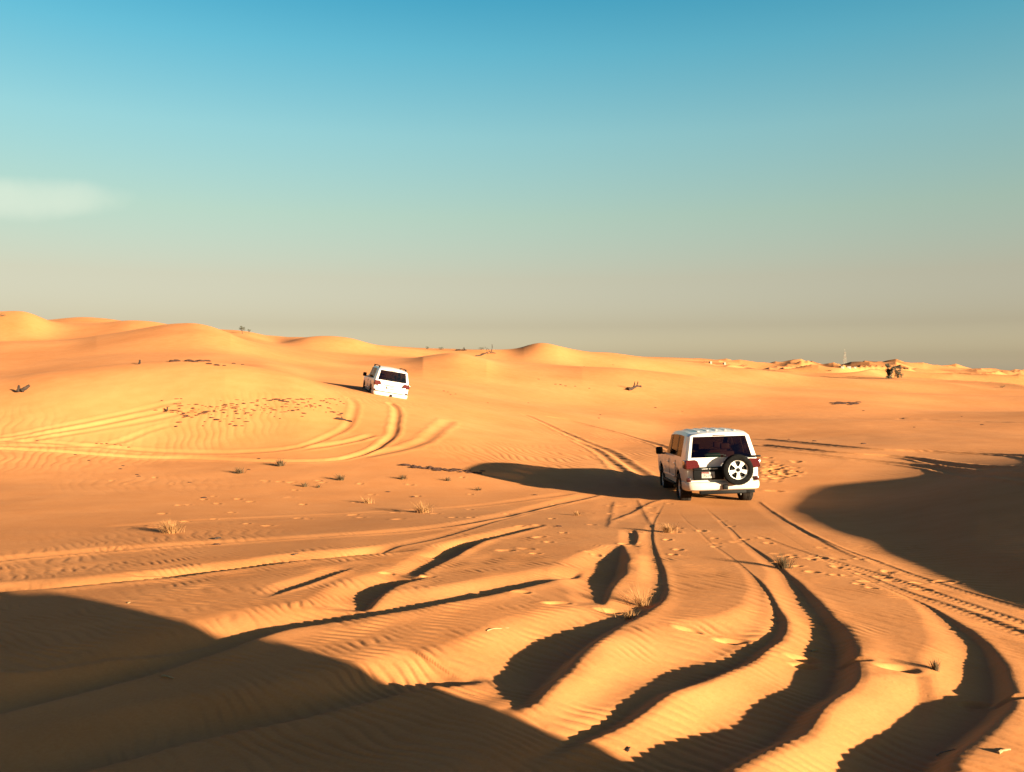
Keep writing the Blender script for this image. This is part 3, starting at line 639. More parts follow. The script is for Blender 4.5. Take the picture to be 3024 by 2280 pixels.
def make_car(spare):
    root = empty('offroad_car')
    body_meshes(root)
    # underbody, inner arches, cabin floor
    bm = bmesh.new()
    box_bm(bm, -.62, .62, -2.30, 2.30, .36, .56, .03); box_bm(bm, -.09, .09, -1.5, 1.6, .30, .44, .03)
    for ya in (AX_R, AX_F): lathe_bm(bm, [(-.72, .055), (.72, .055)], 12, 'X', (0, ya, WZ)); 
    lathe_bm(bm, [(-.11, .10), (0, .155), (.11, .10)], 16, 'X', (.05, AX_R, WZ))
    lathe_bm(bm, [(-2.25, .035), (-1.5, .035)], 10, 'Y', (.52, 0, .40)); box_bm(bm, -.45, .25, -2.2, -1.65, .36, .50, .04)
    bm_obj('underbody', bm, M_BLACK, root)
    bm = bmesh.new(); box_bm(bm, -.88, .88, -2.2, 1.05, .58, .63); box_bm(bm, -.85, .85, .62, 1.10, .64, 1.17, .05); bm_obj('cabin_floor', bm, M_SEATD, root)
    for ya in (AX_R, AX_F):
        for s in (-1, 1):
            bm = bmesh.new(); n = 16
            for k in range(n):
                a0, a1 = math.pi * k / n, math.pi * (k + 1) / n
                vs = []
                for x in (.945, .60):
                    for a in (a0, a1): vs.append(bm.verts.new((s * x, ya + .473 * math.cos(a), .40 + .473 * math.sin(a))))
                bm.faces.new((vs[0], vs[1], vs[3], vs[2]))
            bmesh.ops.remove_doubles(bm, verts=bm.verts, dist=.001); bm_obj('wheel_arch', bm, M_BLACK, root)
    for s in (-1, 1):
        wheel(root, s * .825, AX_R, s); wheel(root, s * .825, AX_F, s)
    # tail
    tail = lambda x: -2.44 - .05 * (1 - (x / .9) ** 2)
    bm = bmesh.new()
    prof = [(-.985, -2.02, .53), (-.99, -2.02, .74)]
    bx = np.linspace(-1, 1, 25); ring = []
    for t in bx:
        x = .995 * math.copysign(abs(math.sin(t * math.pi / 2)), t) if abs(t) < 1 else .995 * t
        yb = -2.56 + .55 * abs(t) ** 6.0 - .0
        ring.append([Vector((x * k, yb + dy, z)) for k, dy, z in ((.955, .10, .365), (.985, .015, .40), (1.0, .0, .46), (1.0, .0, .55), (.995, .03, .585), (.965, .11, .595))])
    V_ = [[bm.verts.new(p) for p in r] for r in ring]
    for A, B in zip(V_[:-1], V_[1:]):
        for k in range(5): bm.faces.new((A[k], B[k], B[k+1], A[k+1]))
    bm_obj('bumper', bm, M_PAINT, root)
    box('tow_hitch', (-.035, .095, -2.63, -2.40, .40, .52), M_BLACK, root, .015)
    box('rear_step', (-.60, .60, -2.46, -2.30, .27, .36), M_BLACK, root, .02)
    for s in (-1, 1):
        o = [(s*.985, 1.015), (s*.975, .86), (s*.70, .865), (s*.52, .905), (s*.50, .925), (s*.57, 1.03), (s*.68, 1.055), (s*.90, 1.06)]
        tl = prism('tail_light', [(s*.95, .935), (s*.74, .94), (s*.60, .985), (s*.585, 1.005), (s*.64, 1.14), (s*.71, 1.175), (s*.95, 1.165)], -2.50, -2.30, M_RED if spare is not None else M_RED, root, bev=.012)
        box('lamp_lens', (min(s*.80, s*.985), max(s*.80, s*.985), -2.485, -2.12, .94, 1.16), M_REDD, tl, .03)
        box('reversing_lamp', (min(s*.60, s*.76), max(s*.60, s*.76), -2.505, -2.40, .905, .955), M_CLEAR, tl, .015)
        box('rear_reflector', (min(s*.82, s*.93), max(s*.82, s*.93), -2.45, -2.30, .60, .71), M_REDD, root, .015)
        # mirrors, handles, side step, flaps
        bm = bmesh.new(); box_bm(bm, min(s*1.03, s*1.23), max(s*1.03, s*1.23), .66, .80, 1.17, 1.39, .05, 3); box_bm(bm, min(s*.92, s*1.05), max(s*.92, s*1.05), .70, .77, 1.17, 1.22, .01)
        bm_obj('side_mirror', bm, M_BLACK, root)
        for yh in (-.90, .14):
            bm = bmesh.new(); box_bm(bm, min(s*.972, s*1.012), max(s*.972, s*1.012), yh - .10, yh + .10, .985, 1.015, .008); box_bm(bm, min(s*.965, s*.99), max(s*.965, s*.99), yh - .07, yh + .05, .955, .98, .004)
            bm_obj('door_handle', bm, M_CHROME if spare else M_PAINT, root)
        box('side_step', (min(s*.80, s*1.0), max(s*.80, s*1.0), -.82, .95, .40, .46), M_BLACK, root, .015)
        box('mud_flap', (min(s*.70, s*.97), max(s*.70, s*.97), AX_R - .50, AX_R - .475, .22, .55), M_BLACK, root, .004)
        for y_ in (-1.06, -.04):     # door seams
            box('door_seam', (min(s*.978, s*.988), max(s*.978, s*.988), y_ - .005, y_ + .005, .60, 1.10), M_BLACK, root, 0)
        box('side_moulding', (min(s*.975, s*.998), max(s*.975, s*.998), -.86, .98, .60, .66), M_PAINT, root, .006)
        box('headlight', (min(s*.55, s*.86), max(s*.55, s*.86), 2.36, 2.50, .80, .96), M_CLEAR, root, .03)
    box('grille', (-.50, .50, 2.46, 2.56, .70, .95), M_CHROME, root, .03)
    # rear wiper, high brake lamp, tailgate split, aerial
    bm = bmesh.new(); box_bm(bm, -.45, .05, -2.485, -2.465, 1.285, 1.305, .004); box_bm(bm, .02, .10, -2.50, -2.45, 1.235, 1.29, .012); bm_obj('wiper', bm, M_BLACK, root)
    box('brake_lamp', (-.16, .16, -2.265, -2.23, 1.775, 1.80), M_REDD, root, .006)
    box('tailgate_split', (-.80, .80, -2.492, -2.44, .972, .980), M_BLACK, root, 0)
    bm = bmesh.new(); lathe_bm(bm, [(1.05, .006), (1.75, .003)], 6, 'X'); bmesh.ops.transform(bm, matrix=Matrix.Translation((.86, 1.35, 0)) @ Matrix.Rotation(-math.pi / 2, 4, 'Y'), verts=bm.verts); bm_obj('aerial', bm, M_BLACK, root)
    # seats
    seat(root, -.42, .10, .52, 1.30, M_SEAT, (-.42,), M_SEAT); seat(root, .42, .10, .52, 1.30, M_SEAT, (.42,), M_SEAT)
    seat(root, 0, -.80, 1.35, 1.30, M_SEAT, (-.42, .42), M_SEAT)
    if spare:
        box('tailgate_panel', (-.76, .02, -2.515, -2.42, .655, .905), M_BLACK, root, .012)
        pl = box('number_plate', (-.56, -.22, -2.53, -2.51, .70, .86), M_WPLATE, root, .004)
        box('plate_band', (-.558, -.36, -2.5325, -2.527, .81, .858), M_RPLATE, pl, 0)
        text_mesh('plate_number', '75192', .105, M_INK, pl, (-.39, -2.5315, .752), sx=1.0)
        text_mesh('plate_code', '1', .05, M_WPLATE, pl, (-.385, -2.534, .834))
        bm = bmesh.new()          # strokes of the script on the red band
        for k, (x, w_, z, h_) in enumerate(((-.540, .03, .825, .008), (-.525, .008, .833, .016), (-.50, .035, .823, .008), (-.48, .008, .837, .010), (-.455, .03, .825, .008), (-.445, .008, .834, .014), (-.42, .02, .829, .010))):
            box_bm(bm, x - w_/2, x + w_/2, -2.5345, -2.5315, z - h_/2, z + h_/2)
        bm_obj('plate_script', bm, M_WPLATE, pl, smooth=False)
        lt = box('lettering_bar', (-.60, -.08, -2.5275, -2.52, .917, .957), M_BLACK, root, 0)
        text_mesh('lettering', 'LAND', .040, M_RIM, lt, (-.47, -2.529, .937), sx=1.45); text_mesh('lettering', 'CRUISER', .040, M_RIM, lt, (-.25, -2.529, .937), sx=1.45)
        box('tailgate_strip', (-.76, .16, -2.525, -2.42, .91, .965), M_BLACK, root, .008)
        # carrier and spare wheel on the right half
        bm = bmesh.new(); box_bm(bm, .12, .74, -2.57, -2.42, .72, 1.08, .03); box_bm(bm, .70, 1.0, -2.52, -2.40, 1.205, 1.25, .02)
        bm_obj('wheel_carrier', bm, M_BLACK, root)
        w = wheel(root, 0, 0, -1, 'spare_wheel', c=(.34, -2.68, .905), w=.24, rr_=.395, wear=M_TYRE)
        w.rotation_euler = (0, 0, -math.pi / 2)
        # ribs stamped along the roof
        for k in range(-2, 3):
            bm = bmesh.new(); P = []
            for y in np.linspace(-1.95, .15, 12):
                z = section(float(min(max(y, -2.4), .25)))[9].z
                x = k * .24; zz = z - abs(x) / .45 * .015 if abs(x) < .45 else z - .015 - (abs(x) - .45) * .13
                P.append([bm.verts.new((x - .03, y, zz - .004)), bm.verts.new((x - .018, y, zz + .010)), bm.verts.new((x + .018, y, zz + .010)), bm.verts.new((x + .03, y, zz - .004))])
            for A, B in zip(P[:-1], P[1:]):
                for q_ in range(3): bm.faces.new((A[q_], A[q_+1], B[q_+1], B[q_]))
            bm.faces.new(P[0][::-1]); bm.faces.new(P[-1]); bm_obj('roof_rib', bm, M_PAINT, root)
        box('folded_cloth', (-.30, .10, -1.9, -1.6, 1.18, 1.30), M_GREEN, root, .04)
        box('rear_shelf', (-.8, .8, -2.25, -1.35, .95, 1.0), M_SEATD, root, .02)
    else:
        box('tailgate_seam', (-.82, .82, -2.505, -2.42, .60, .63), M_BLACK, root, .004)
        box('chrome_strip', (-.42, .42, -2.51, -2.42, .98, 1.01), M_CHROME, root, .008)
        pl = box('number_plate', (-.26, .26, -2.52, -2.42, .80, .93), M_WPLATE, root, .006)
        box('plate_band', (-.13, .13, -2.523, -2.515, .90, .925), M_RPLATE, pl, 0)
        seat(root, -.40, -1.45, .55, 1.26, M_SEAT, (-.40,), M_SEAT); seat(root, .40, -1.45, .55, 1.26, M_SEAT, (.40,), M_SEAT)
        for s in (-1, 1):
            bm = bmesh.new(); ys = np.linspace(-1.85, .20, 14); rings = []
            for k, y in enumerate(ys):
                z = section(float(y))[7].z; up = .07 * min(1, 2.2 * math.sin(math.pi * k / (len(ys) - 1)) + .15)
                x = s * section(float(y))[7].x * .97
                rings.append([bm.verts.new((x + dx, y, z + up + dz)) for dx, dz in ((-.025, -.012), (.025, -.012), (.02, .022), (-.02, .022))])
            for A, B in zip(rings[:-1], rings[1:]):
                for q_ in range(4): bm.faces.new((A[q_], A[(q_+1) % 4], B[(q_+1) % 4], B[q_]))
            bm.faces.new(rings[0][::-1]); bm.faces.new(rings[-1])
            for y in (-1.78, .12):
                z = section(float(y))[7].z; x = s * section(float(y))[7].x * .97
                box_bm(bm, x - .035, x + .035, y - .09, y + .09, z - .03, z + .10, .02)
            bm_obj('roof_rail', bm, M_BLACK, root)
    return root

def place_car(root, x, y, z, yaw, pitch=0.0, roll=0.0):
    root.location = (x, y, z)
    root.rotation_mode = 'QUATERNION'
    m = Matrix.Rotation(yaw, 3, 'Z') @ Matrix.Rotation(pitch, 3, 'X') @ Matrix.Rotation(roll, 3, 'Y')
    root.rotation_quaternion = m.to_quaternion()

car1 = make_car(True)
tag(car1, 'white off-road car with a spare wheel on its tailgate, driving away on the rutted sand', 'car', 'cars driving over the dunes')
g = ground_at(2105, 1468)
place_car(car1, 5.53, 25.3, height(5.4, 24.0) - 0.06, R(-0.7), R(-2.2), R(-2.0))
print('car1 z', car1.location.z)
car2 = make_car(False)
tag(car2, 'white off-road car with roof rails leaning on the sand brow, no spare wheel', 'car', 'cars driving over the dunes')
place_car(car2, -7.4, 50.2, height(-7.3, 50.2) - 0.40, R(16.5), R(3), R(9.5))
print('cars', [tuple(round(v, 2) for v in o.location) for o in (car1, car2)], round(time.time() - T0, 1))
# ------------------------------------------------------------------ the photographer's own car, just out of frame; its shadow lies over the lower left
car3 = copy_tree(car2)
tag(car3, 'parked white off-road car whose long shadow lies over the near sand', 'car', 'cars driving over the dunes')
cp, cq = 2.05, -3.3                       # along its own length and towards the light
hx, hy = SUN_H.x, SUN_H.y
nx, ny = -hy, hx                          # its heading, square to the light
px_, py_ = nx * cp - hx * cq, ny * cp - hy * cq
place_car(car3, px_, py_, 0.50, math.atan2(-nx, ny) + math.pi)
M_TINT = glass('dark_tinted_glass', (0.012, 0.012, 0.012))
for ch in car3.children:
    if ch.name.split('.')[0] in ('side_window', 'rear_window', 'windscreen'):
        ch.data = ch.data.copy(); ch.data.materials[0] = M_TINT
print('car3', px_, py_, height(px_, py_))

# ------------------------------------------------------------------ grass tufts and shrubs
M_STRAW = mat('dry_straw', (0.23, 0.112, 0.038), 0.8, noise=.3, nscale=30)
M_OLIVE = mat('grey_green_stem', (0.060, 0.038, 0.016), 0.85, noise=.35, nscale=30)
M_BARK = mat('bark', (0.045, 0.032, 0.022), 0.9, noise=.3)
M_LEAF = mat('dark_leaf', (0.030, 0.032, 0.018), 0.8, noise=.4, nscale=5)
M_CLOD = mat('dark_litter', (0.040, 0.016, 0.008), 0.95, noise=.5, nscale=20)
M_WOOD = mat('dead_wood', (0.022, 0.013, 0.008), 0.9, noise=.4, nscale=12)
M_PALE = mat('pale_wall', (0.17, 0.15, 0.12), 0.8, noise=.1)
M_TWIG = mat('pale_twig', (0.26, 0.17, 0.08), 0.8, noise=.2)

def blades(n, h, spread, rnd, lean=0.9, wid=0.006, droop=.55, wind=(0, 0)):
    bm = bmesh.new()
    for k in range(n):
        a = rnd.uniform(0, 2 * math.pi); r0 = abs(rnd.gauss(0, spread * .3)); L = h * rnd.uniform(.45, 1.05)
        out = rnd.uniform(.05, lean) ; x, y = r0 * math.cos(a), r0 * math.sin(a)
        dx, dy = math.cos(a) * out + wind[0], math.sin(a) * out + wind[1]
        w = wid * rnd.uniform(.6, 1.4); side = Vector((-math.sin(a + rnd.uniform(-1, 1)), math.cos(a), 0)) * w
        prev = None; seg = 5
        for s in range(seg + 1):
            t = s / seg
            c = Vector((x + dx * L * (t * .55 + droop * t * t), y + dy * L * (t * .55 + droop * t * t), L * (t - .28 * out * t * t)))
            wd = side * (1 - t * .85); nrm = Vector((side.y, -side.x, 0)) * .35 * (1 - t * .85)
            cur = [bm.verts.new(c - wd), bm.verts.new(c + wd), bm.verts.new(c + nrm)]
            if prev:
                for i in range(3): bm.faces.new((prev[i], prev[(i+1) % 3], cur[(i+1) % 3], cur[i]))
            prev = cur
    return bm

TUFTS = [  # px, py of the foot, height px, spread, n, material, label
 (505, 1574, 44, .26, 170, 'S', 'large pale straw tuft alone on the left sand, biggest of the dry tufts', 1.1),
 (1250, 1514, 36, .26, 110, 'S', 'pale spiky straw tuft left of the long car shadow', 1.2),
 (1088, 1486, 22, .08, 40, 'S', 'small thin straw tuft just left of the pale spiky tuft', .8),
 (828, 1376, 22, .12, 110, 'O', 'round dark brown tuft by the pale wheel ruts, farthest left of the dark tufts', .8),
 (708, 1398, 20, .12, 70, 'O', 'spiky dark tuft below the pale wheel ruts with a thin shadow to its left', .9),
 (900, 1437, 15, .10, 50, 'O', 'low dark tuft in line below the round dark brown tuft', .9),
 (1008, 1418, 20, .10, 60, 'O', 'dark tuft on the open sand between the low dark tuft and the litter strip', .9),
 (1190, 1415, 16, .10, 60, 'O', 'low brown tuft under the dark litter strip near the car shadow', .9),
 (1322, 1420, 14, .10, 40, 'O', 'wispy brown tuft just left of the tip of the long car shadow', 1.0),
 (1412, 1448, 12, .12, 36, 'O', 'flat wispy tuft below the middle of the long car shadow', 1.1),
 (940, 1440, 12, .07, 30, 'O', 'tiny dark tuft right beside the low dark tuft', .9),
 (1975, 1572, 30, .28, 130, 'S', 'low spreading straw patch below the nearer car, beside the ruts', 1.1),
 (1770, 1852, 0, .10, 0, 'S', '', 1),
 (1895, 1790, 68, .22, 64, 'S', 'tall wispy grass clump standing in the dark rut in the centre foreground', .8),
 (1858, 1826, 42, .14, 36, 'S', 'shorter grass clump at the lower edge of the dark rut below the tall clump', .8),
 (2316, 1676, 44, .16, 120, 'O', 'brown spiky shrub at the top end of the widest dark rut', .8),
 (2762, 1978, 36, .10, 60, 'O', 'upright brown grass tuft beside the footprints on the right', .5),
 (2225, 1560, 0, .1, 0, 'O', '', 1),
 (1706, 1522, 16, .15, 50, 'S', 'faint straw tuft amid the ruts left of the nearer car', 1.0),
 (2630, 1700, 20, .05, 10, 'S', 'single thin upright stalk near the tread marks on the right', .3),
]
k_ = 0
for px, py, hp, spread, n, mt, lab, lean in TUFTS:
    if not n: continue
    g = ground_at(px, py); rnd = random.Random(100 + k_); k_ += 1
    h = hp / F * g.y * 1.08
    bm = blades(int(n * 1.5), h, h * (.9 if lean > .75 else .6), rnd, lean, wid=max(.003, .00030 * g.y), wind=(-.12, .05))
    o = bm_obj('grass_tuft', bm, M_STRAW if mt == 'S' else M_OLIVE, None, smooth=True)
    o.location = (g.x, g.y, g.z - .01)
    tag(o, lab, 'grass tuft', 'dry tufts scattered over the sand')

# ------------------------------------------------------------------ dead sticks, logs and clods
def stick(name, px0, px1, r, m, lab, cat, group=None, lift=.0, curve=.1, rough=.25, branches=0):
    a, b = ground_at(*px0), ground_at(*px1)
    rnd = random.Random(int(px0[0] * 7 + px0[1]))
    bm = bmesh.new(); n = 9; L = (b - a).length; d = (b - a).normalized(); s = Vector((-d.y, d.x, 0)); up = Vector((0, 0, 1))
    def tube(p, q, r0, r1, n=9):
        dd = (q - p); LL = dd.length; dd.normalize(); s = dd.orthogonal().normalized(); t_ = dd.cross(s); prev = None
        for k in range(n + 1):
            t = k / n; c = p + dd * LL * t + s * curve * LL * math.sin(math.pi * t) * .5 + t_ * curve * LL * math.sin(2.3 * math.pi * t) * .25
            rr_ = (r0 + (r1 - r0) * t) * (1 + rnd.uniform(-rough, rough))
            cur = [bm.verts.new(c + (s * math.cos(q_ * math.pi / 3.5) + t_ * math.sin(q_ * math.pi / 3.5)) * rr_ * (1 + rnd.uniform(-rough, rough) * .5)) for q_ in range(7)]
            if prev:
                for i in range(7): bm.faces.new((prev[i], prev[(i+1) % 7], cur[(i+1) % 7], cur[i]))
            else: bm.faces.new(cur[::-1])
            prev = cur
        bm.faces.new(prev)
    tube(Vector((0, 0, r * .6)), b - a + up * (r * .5 + lift), r, r * .55)
    for k in range(branches):
        t = rnd.uniform(.3, .9); p = (b - a) * t + up * (r + lift * t); tube(p, p + Vector((rnd.uniform(-.3, .3), rnd.uniform(-.2, .2), rnd.uniform(.3, .7))) * L * .35, r * .5, r * .2, 5)
    o = bm_obj(name, bm, m, None); o.location = a
    return tag(o, lab, cat, group)

stick('stump', (52, 1160), (56, 1157), .075, M_WOOD, 'short dark stump leaning on the shaded far-left slope', 'stump', lift=.26, branches=0)
stick('fallen_log', (66, 1158), (88, 1154), .10, M_WOOD, 'dark fallen log with a raised end beside the leaning stump on the left slope', 'log', lift=.2, branches=1)
stick('stump', (411, 1076), (413, 1074), .06, M_WOOD, 'small lone dark stump on the crest of the left dune', 'stump', lift=.14)
stick('stump', (493, 1215), (494, 1213), .045, M_WOOD, 'small upright stump at the left edge of the dark litter field', 'stump', lift=.14)
stick('fallen_log', (1854, 1153), (1892, 1149), .16, M_WOOD, 'dark dead branch lying on the plain beyond the tracks, left of the nearer car', 'log', lift=.25, branches=3)
stick('fallen_log', (990, 1238), (1040, 1247), .05, M_WOOD, 'dark stick lying across the left rut of the farther car', 'stick', branches=1)
stick('twig', (633, 1593), (652, 1590), .022, M_WOOD, 'dark brown twig right of the big straw tuft', 'twig')
stick('twig', (862, 1640), (880, 1636), .010, M_WOOD, 'tiny dark twig above the thin dark ridge line on the left', 'twig')
stick('twig', (378, 1782), (385, 1779), .006, M_TWIG, 'tiny pale twig just above the soft shadow edge at lower left', 'twig')
stick('twig', (478, 1998), (514, 2006), .010, M_TWIG, 'pale twig lying in the dark shadow at lower left', 'twig')
stick('twig', (1438, 1864), (1502, 1856), .006, M_TWIG, 'thin pale twig on the lit sand above the largest curved rut', 'twig')
stick('twig', (2765, 2232), (2820, 2215), .006, M_TWIG, 'thin pale twig in the dark rut at lower right', 'twig')
stick('twig', (2948, 2226), (2982, 2216), .010, M_TWIG, 'pale chip of wood on the lit sand at lower right', 'twig')
stick('twig', (1852, 2220), (1860, 2208), .008, M_WOOD, 'tiny dark chip near the tip of the lit sand at bottom centre', 'twig')
stick('twig', (2396, 1925), (2416, 1921), .009, M_TWIG, 'small pale chip inside the widest dark rut', 'twig')

def clod_mesh(seed):
    rnd = random.Random(seed); bm = bmesh.new(); bmesh.ops.create_icosphere(bm, subdivisions=2, radius=1)
    for v in bm.verts:
        q = perlin(np.array([v.co.x * 1.6 + seed * 3.1]), np.array([v.co.y * 1.6 + v.co.z * 2.1]), 70 + seed)[0]
        v.co *= 1 + .75 * q; v.co.z = max(v.co.z, -.35) * .8
    for k in range(5):       # broken stems sticking out
        a = rnd.uniform(0, 6.28); p = Vector((math.cos(a) * .5, math.sin(a) * .5, .1)); q_ = p + Vector((math.cos(a) * .9, math.sin(a) * .9, rnd.uniform(.1, .6))); w = Vector((-math.sin(a), math.cos(a), 0)) * .10
        f = [bm.verts.new(c) for c in (p - w, p + w, q_)]; t = bm.verts.new(p + Vector((0, 0, .16)))
        bm.faces.new(f[::-1]); bm.faces.new((f[0], f[1], t)); bm.faces.new((f[1], f[2], t)); bm.faces.new((f[2], f[0], t))
    for f in bm.faces: f.smooth = False
    me = bpy.data.meshes.new('dead_plant'); bm.to_mesh(me); bm.free(); me.materials.append(M_CLOD); return me
CLODS = [clod_mesh(k) for k in range(6)]
def clod(px, py, s, lab, group, sq=1.0):
    g = ground_at(px, py); o = bpy.data.objects.new('dead_plant', CLODS[crng.randrange(6)]); COL.objects.link(o)
    o.location = (g.x, g.y, g.z + s * .05); o.scale = (s * sq, s, s * .62); o.rotation_euler = (0, 0, crng.uniform(0, 6.28) if sq == 1 else crng.uniform(-.3, .3))
    return tag(o, lab, 'dead plant', group)
crng = random.Random(5)
L1, G1 = 'dark clump of dead plant litter in the patch left of the farther car\'s ruts', 'dead plant litter left of the ruts'
for px, py, s in ((640, 1240, .2), (668, 1200, .16), (700, 1196, .15), (720, 1192, .2), (760, 1185, .17), (800, 1183, .2), (815, 1180, .24), (830, 1184, .2), (850, 1188, .17), (880, 1195, .15), (905, 1200, .18), (920, 1200, .2), (945, 1199, .18),
                  (865, 1213, .2), (880, 1211, .18), (897, 1221, .17), (545, 1232, .18), (555, 1230, .15), (590, 1222, .13), (625, 1234, .15), (520, 1260, .17), (600, 1258, .1), (680, 1253, .17), (695, 1258, .15), (715, 1258, .1), (985, 1218, .22), (978, 1217, .16), (1008, 1222, .2), (1000, 1226, .16), (700, 1222, .14), (740, 1226, .1), (620, 1200, .12), (570, 1205, .12)):
    clod(px, py, s * .42, L1, G1, crng.choice((1.0, 1.6)))
for k in range(190):
    t = crng.random(); px = 500 + 500 * t + crng.gauss(0, 20); py = 1205 + crng.gauss(0, 1) * 17 + 10 * math.sin(t * 5) - 8 * t * (t > .5)
    clod(px, min(max(py, 1178), 1262), crng.uniform(.02, .06), L1, G1, crng.choice((1.0, 1.8, 2.4)))
L2, G2 = 'dark crumb of plant litter in the strip left of the long car shadow', 'litter strip left of the car shadow'
for k in range(46):
    t = crng.random() ** .9; clod(1186 + 250 * t + crng.gauss(0, 6), 1373 + 26 * t + crng.gauss(0, 3), crng.uniform(.04, .10) * (1.2 - .5 * t), L2, G2, crng.choice((1.0, 1.6)))
L3, G3 = 'dark scrap of dead plants along the crest of the left dune', 'scraps along the left crest'
for px, py, s in ((510, 1068, .2), (520, 1067, .22), (558, 1067, .24), (575, 1069, .16), (590, 1067, .22), (610, 1067, .2), (617, 1075, .16), (640, 1079, .16), (690, 1074, .15), (716, 1077, .12), (662, 1080, .1)):
    clod(px, py, s * .75, L3, G3, 1.3)
L4, G4 = 'tiny dark pellet on the open sand at left', 'pellets on the open sand at left'
for px, py in ((110, 1302), (285, 1310), (300, 1311), (315, 1310), (340, 1313), (357, 1315), (380, 1321), (363, 1376), (405, 1402), (355, 1385), (560, 1425), (600, 1471), (222, 1343), (262, 1360), (765, 1355), (735, 1387), (410, 1407), (603, 1470), (640, 1608), (1220, 1468), (1145, 1453), (1580, 1462), (1650, 1555)):
    clod(px, py, .042, L4, G4, 1.5)
L5, G5 = 'small dark scrap of plants on the far plain behind the nearer car', 'scraps on the far plain'
for px, py in ((1640, 1135), (1655, 1136), (1670, 1140), (1698, 1141), (1740, 1147), (1590, 1120), (1725, 1083), (1810, 1077), (1935, 1204), (1772, 1225), (1768, 1235), (2015, 1215), (1310, 1155), (1322, 1158), (1330, 1165), (1345, 1164), (1440, 1190), (1560, 1190), (2480, 1190), (2550, 1213), (2700, 1262), (2900, 1255), (2330, 1298), (2405, 1303), (2550, 1311), (2840, 1230)):
    clod(px, py, crng.uniform(.045, .10), L5, G5, 1.5)
for k in range(30):
    clod(2455 + 80 * crng.random(), 1193 - 3 * crng.random() + 2 * crng.gauss(0, 1), crng.uniform(.10, .2), 'dark scrub in the low streak on the far right plain', 'scrub in the far streak', 2.0)

# ------------------------------------------------------------------ trees and far things
def tree(name, px, py, hpx, wpx, lab, cat, seed, leaf=M_LEAF, dense=1.0, group=None, trunk=.35, loc=None, full=False):
    g = loc or ground_at(px, py); rnd = random.Random(seed); H = hpx / F * g.y; Wd = wpx / F * g.y
    root = empty(name, g); tag(root, lab, cat, group)
    bm = bmesh.new()
    def limb(p, q, r0, r1):
        d = (q - p).normalized(); s = d.orthogonal().normalized(); t = d.cross(s)
        A = [bm.verts.new(p + (s * math.cos(k * 1.0472) + t * math.sin(k * 1.0472)) * r0) for k in range(6)]; B = [bm.verts.new(q + (s * math.cos(k * 1.0472) + t * math.sin(k * 1.0472)) * r1) for k in range(6)]
        for k in range(6): bm.faces.new((A[k], A[(k+1) % 6], B[(k+1) % 6], B[k]))
        bm.faces.new(A[::-1]); bm.faces.new(B)
    tips = []; base = Vector((0, 0, -.1)); fork = Vector((rnd.uniform(-.05, .05) * H, 0, H * trunk)); limb(base, fork, .05 * H, .035 * H)
    for k in range(6):
        a = k * 1.05 + rnd.uniform(-.4, .4); q = fork + Vector((math.cos(a) * Wd * .3, math.sin(a) * Wd * .3, H * rnd.uniform(.2, .45))); limb(fork, q, .03 * H, .015 * H)
        for m in range(3):
            e = q + Vector((rnd.uniform(-.2, .2) * Wd, rnd.uniform(-.2, .2) * Wd, rnd.uniform(.02, .22) * H)); limb(q, e, .014 * H, .005 * H); tips.append(e)
    bm_obj('trunk', bm, M_BARK, root)
    if full:           # foliage down to the sand in uneven clumps
        tips = [Vector((rnd.uniform(-.38, .38) * Wd, rnd.uniform(-.38, .38) * Wd, rnd.uniform(.06, .88) * H)) for k in range(26)]
    bm = bmesh.new()
    for e in tips:
        for k in range(int(34 * dense)):
            c = e + Vector((rnd.gauss(0, .09) * Wd, rnd.gauss(0, .09) * Wd, rnd.gauss(0, .055) * H)); s = H * rnd.uniform(.018, .04)
            u = Vector((rnd.uniform(-1, 1), rnd.uniform(-1, 1), rnd.uniform(-1, 1))).normalized(); v = u.orthogonal().normalized()
            vs = [bm.verts.new(c + u * s * a + v * s * b * .6) for a, b in ((-1, 0), (0, -1), (1, 0), (0, 1))]; bm.faces.new(vs)
    bm_obj('crown', bm, leaf, root, smooth=False)
    return root
tree('desert_tree', 716, 986, 22, 18, 'small round-topped tree on the left skyline, the taller of two', 'tree', 1)
tree('desert_tree', 735, 985, 13, 12, 'low slanting bush right beside the small round-topped tree on the left skyline', 'tree', 2, dense=.5)
tree('desert_tree', 2628, 1118, 46, 26, 'tall dark dense tree among the dunes at far right', 'tree', 3, dense=3.0, trunk=.12, full=True)
tree('desert_tree', 2652, 1116, 34, 24, 'lower dark brown tree touching the tall dense tree on its right side', 'tree', 4, dense=2.0, trunk=.2, full=True)
def shrub(px, py, wpx, hpx, lab, seed, dy=0):
    return tree('desert_shrub', px, py, hpx, wpx, lab, 'shrub', seed, dense=1.5, trunk=.08, full=True)
for i, (px, py, w_, h_, lab) in enumerate(((6, 934, 22, 9, 'dark shrub at the left edge of the highest dune'), (1262, 1032, 10, 9, 'tiny spiky shrub on the skyline above the farther car'), (1303, 1033, 18, 9, 'ragged little shrub on the middle skyline, left of the dark mound-shaped one'),
                                     (1421, 1033, 22, 9, 'dark mound-shaped shrub on the middle skyline, left of the pointed dune'), (2196, 1082, 26, 8, 'low dark shrub on the skyline right of the two white cabins'), (2086, 1071, 22, 6, 'low dark shrub touching the left white cabin'),
                                     (2484, 1084, 12, 8, 'small dark shrub at the foot of the lattice mast'), (2960, 1145, 16, 8, 'dark shrub on the sand slope at the far right edge'), (2453, 1096, 10, 5, 'tiny dark shrub in the hollow left of the lattice mast'))):
    shrub(px, py, w_, h_, lab, 20 + i)

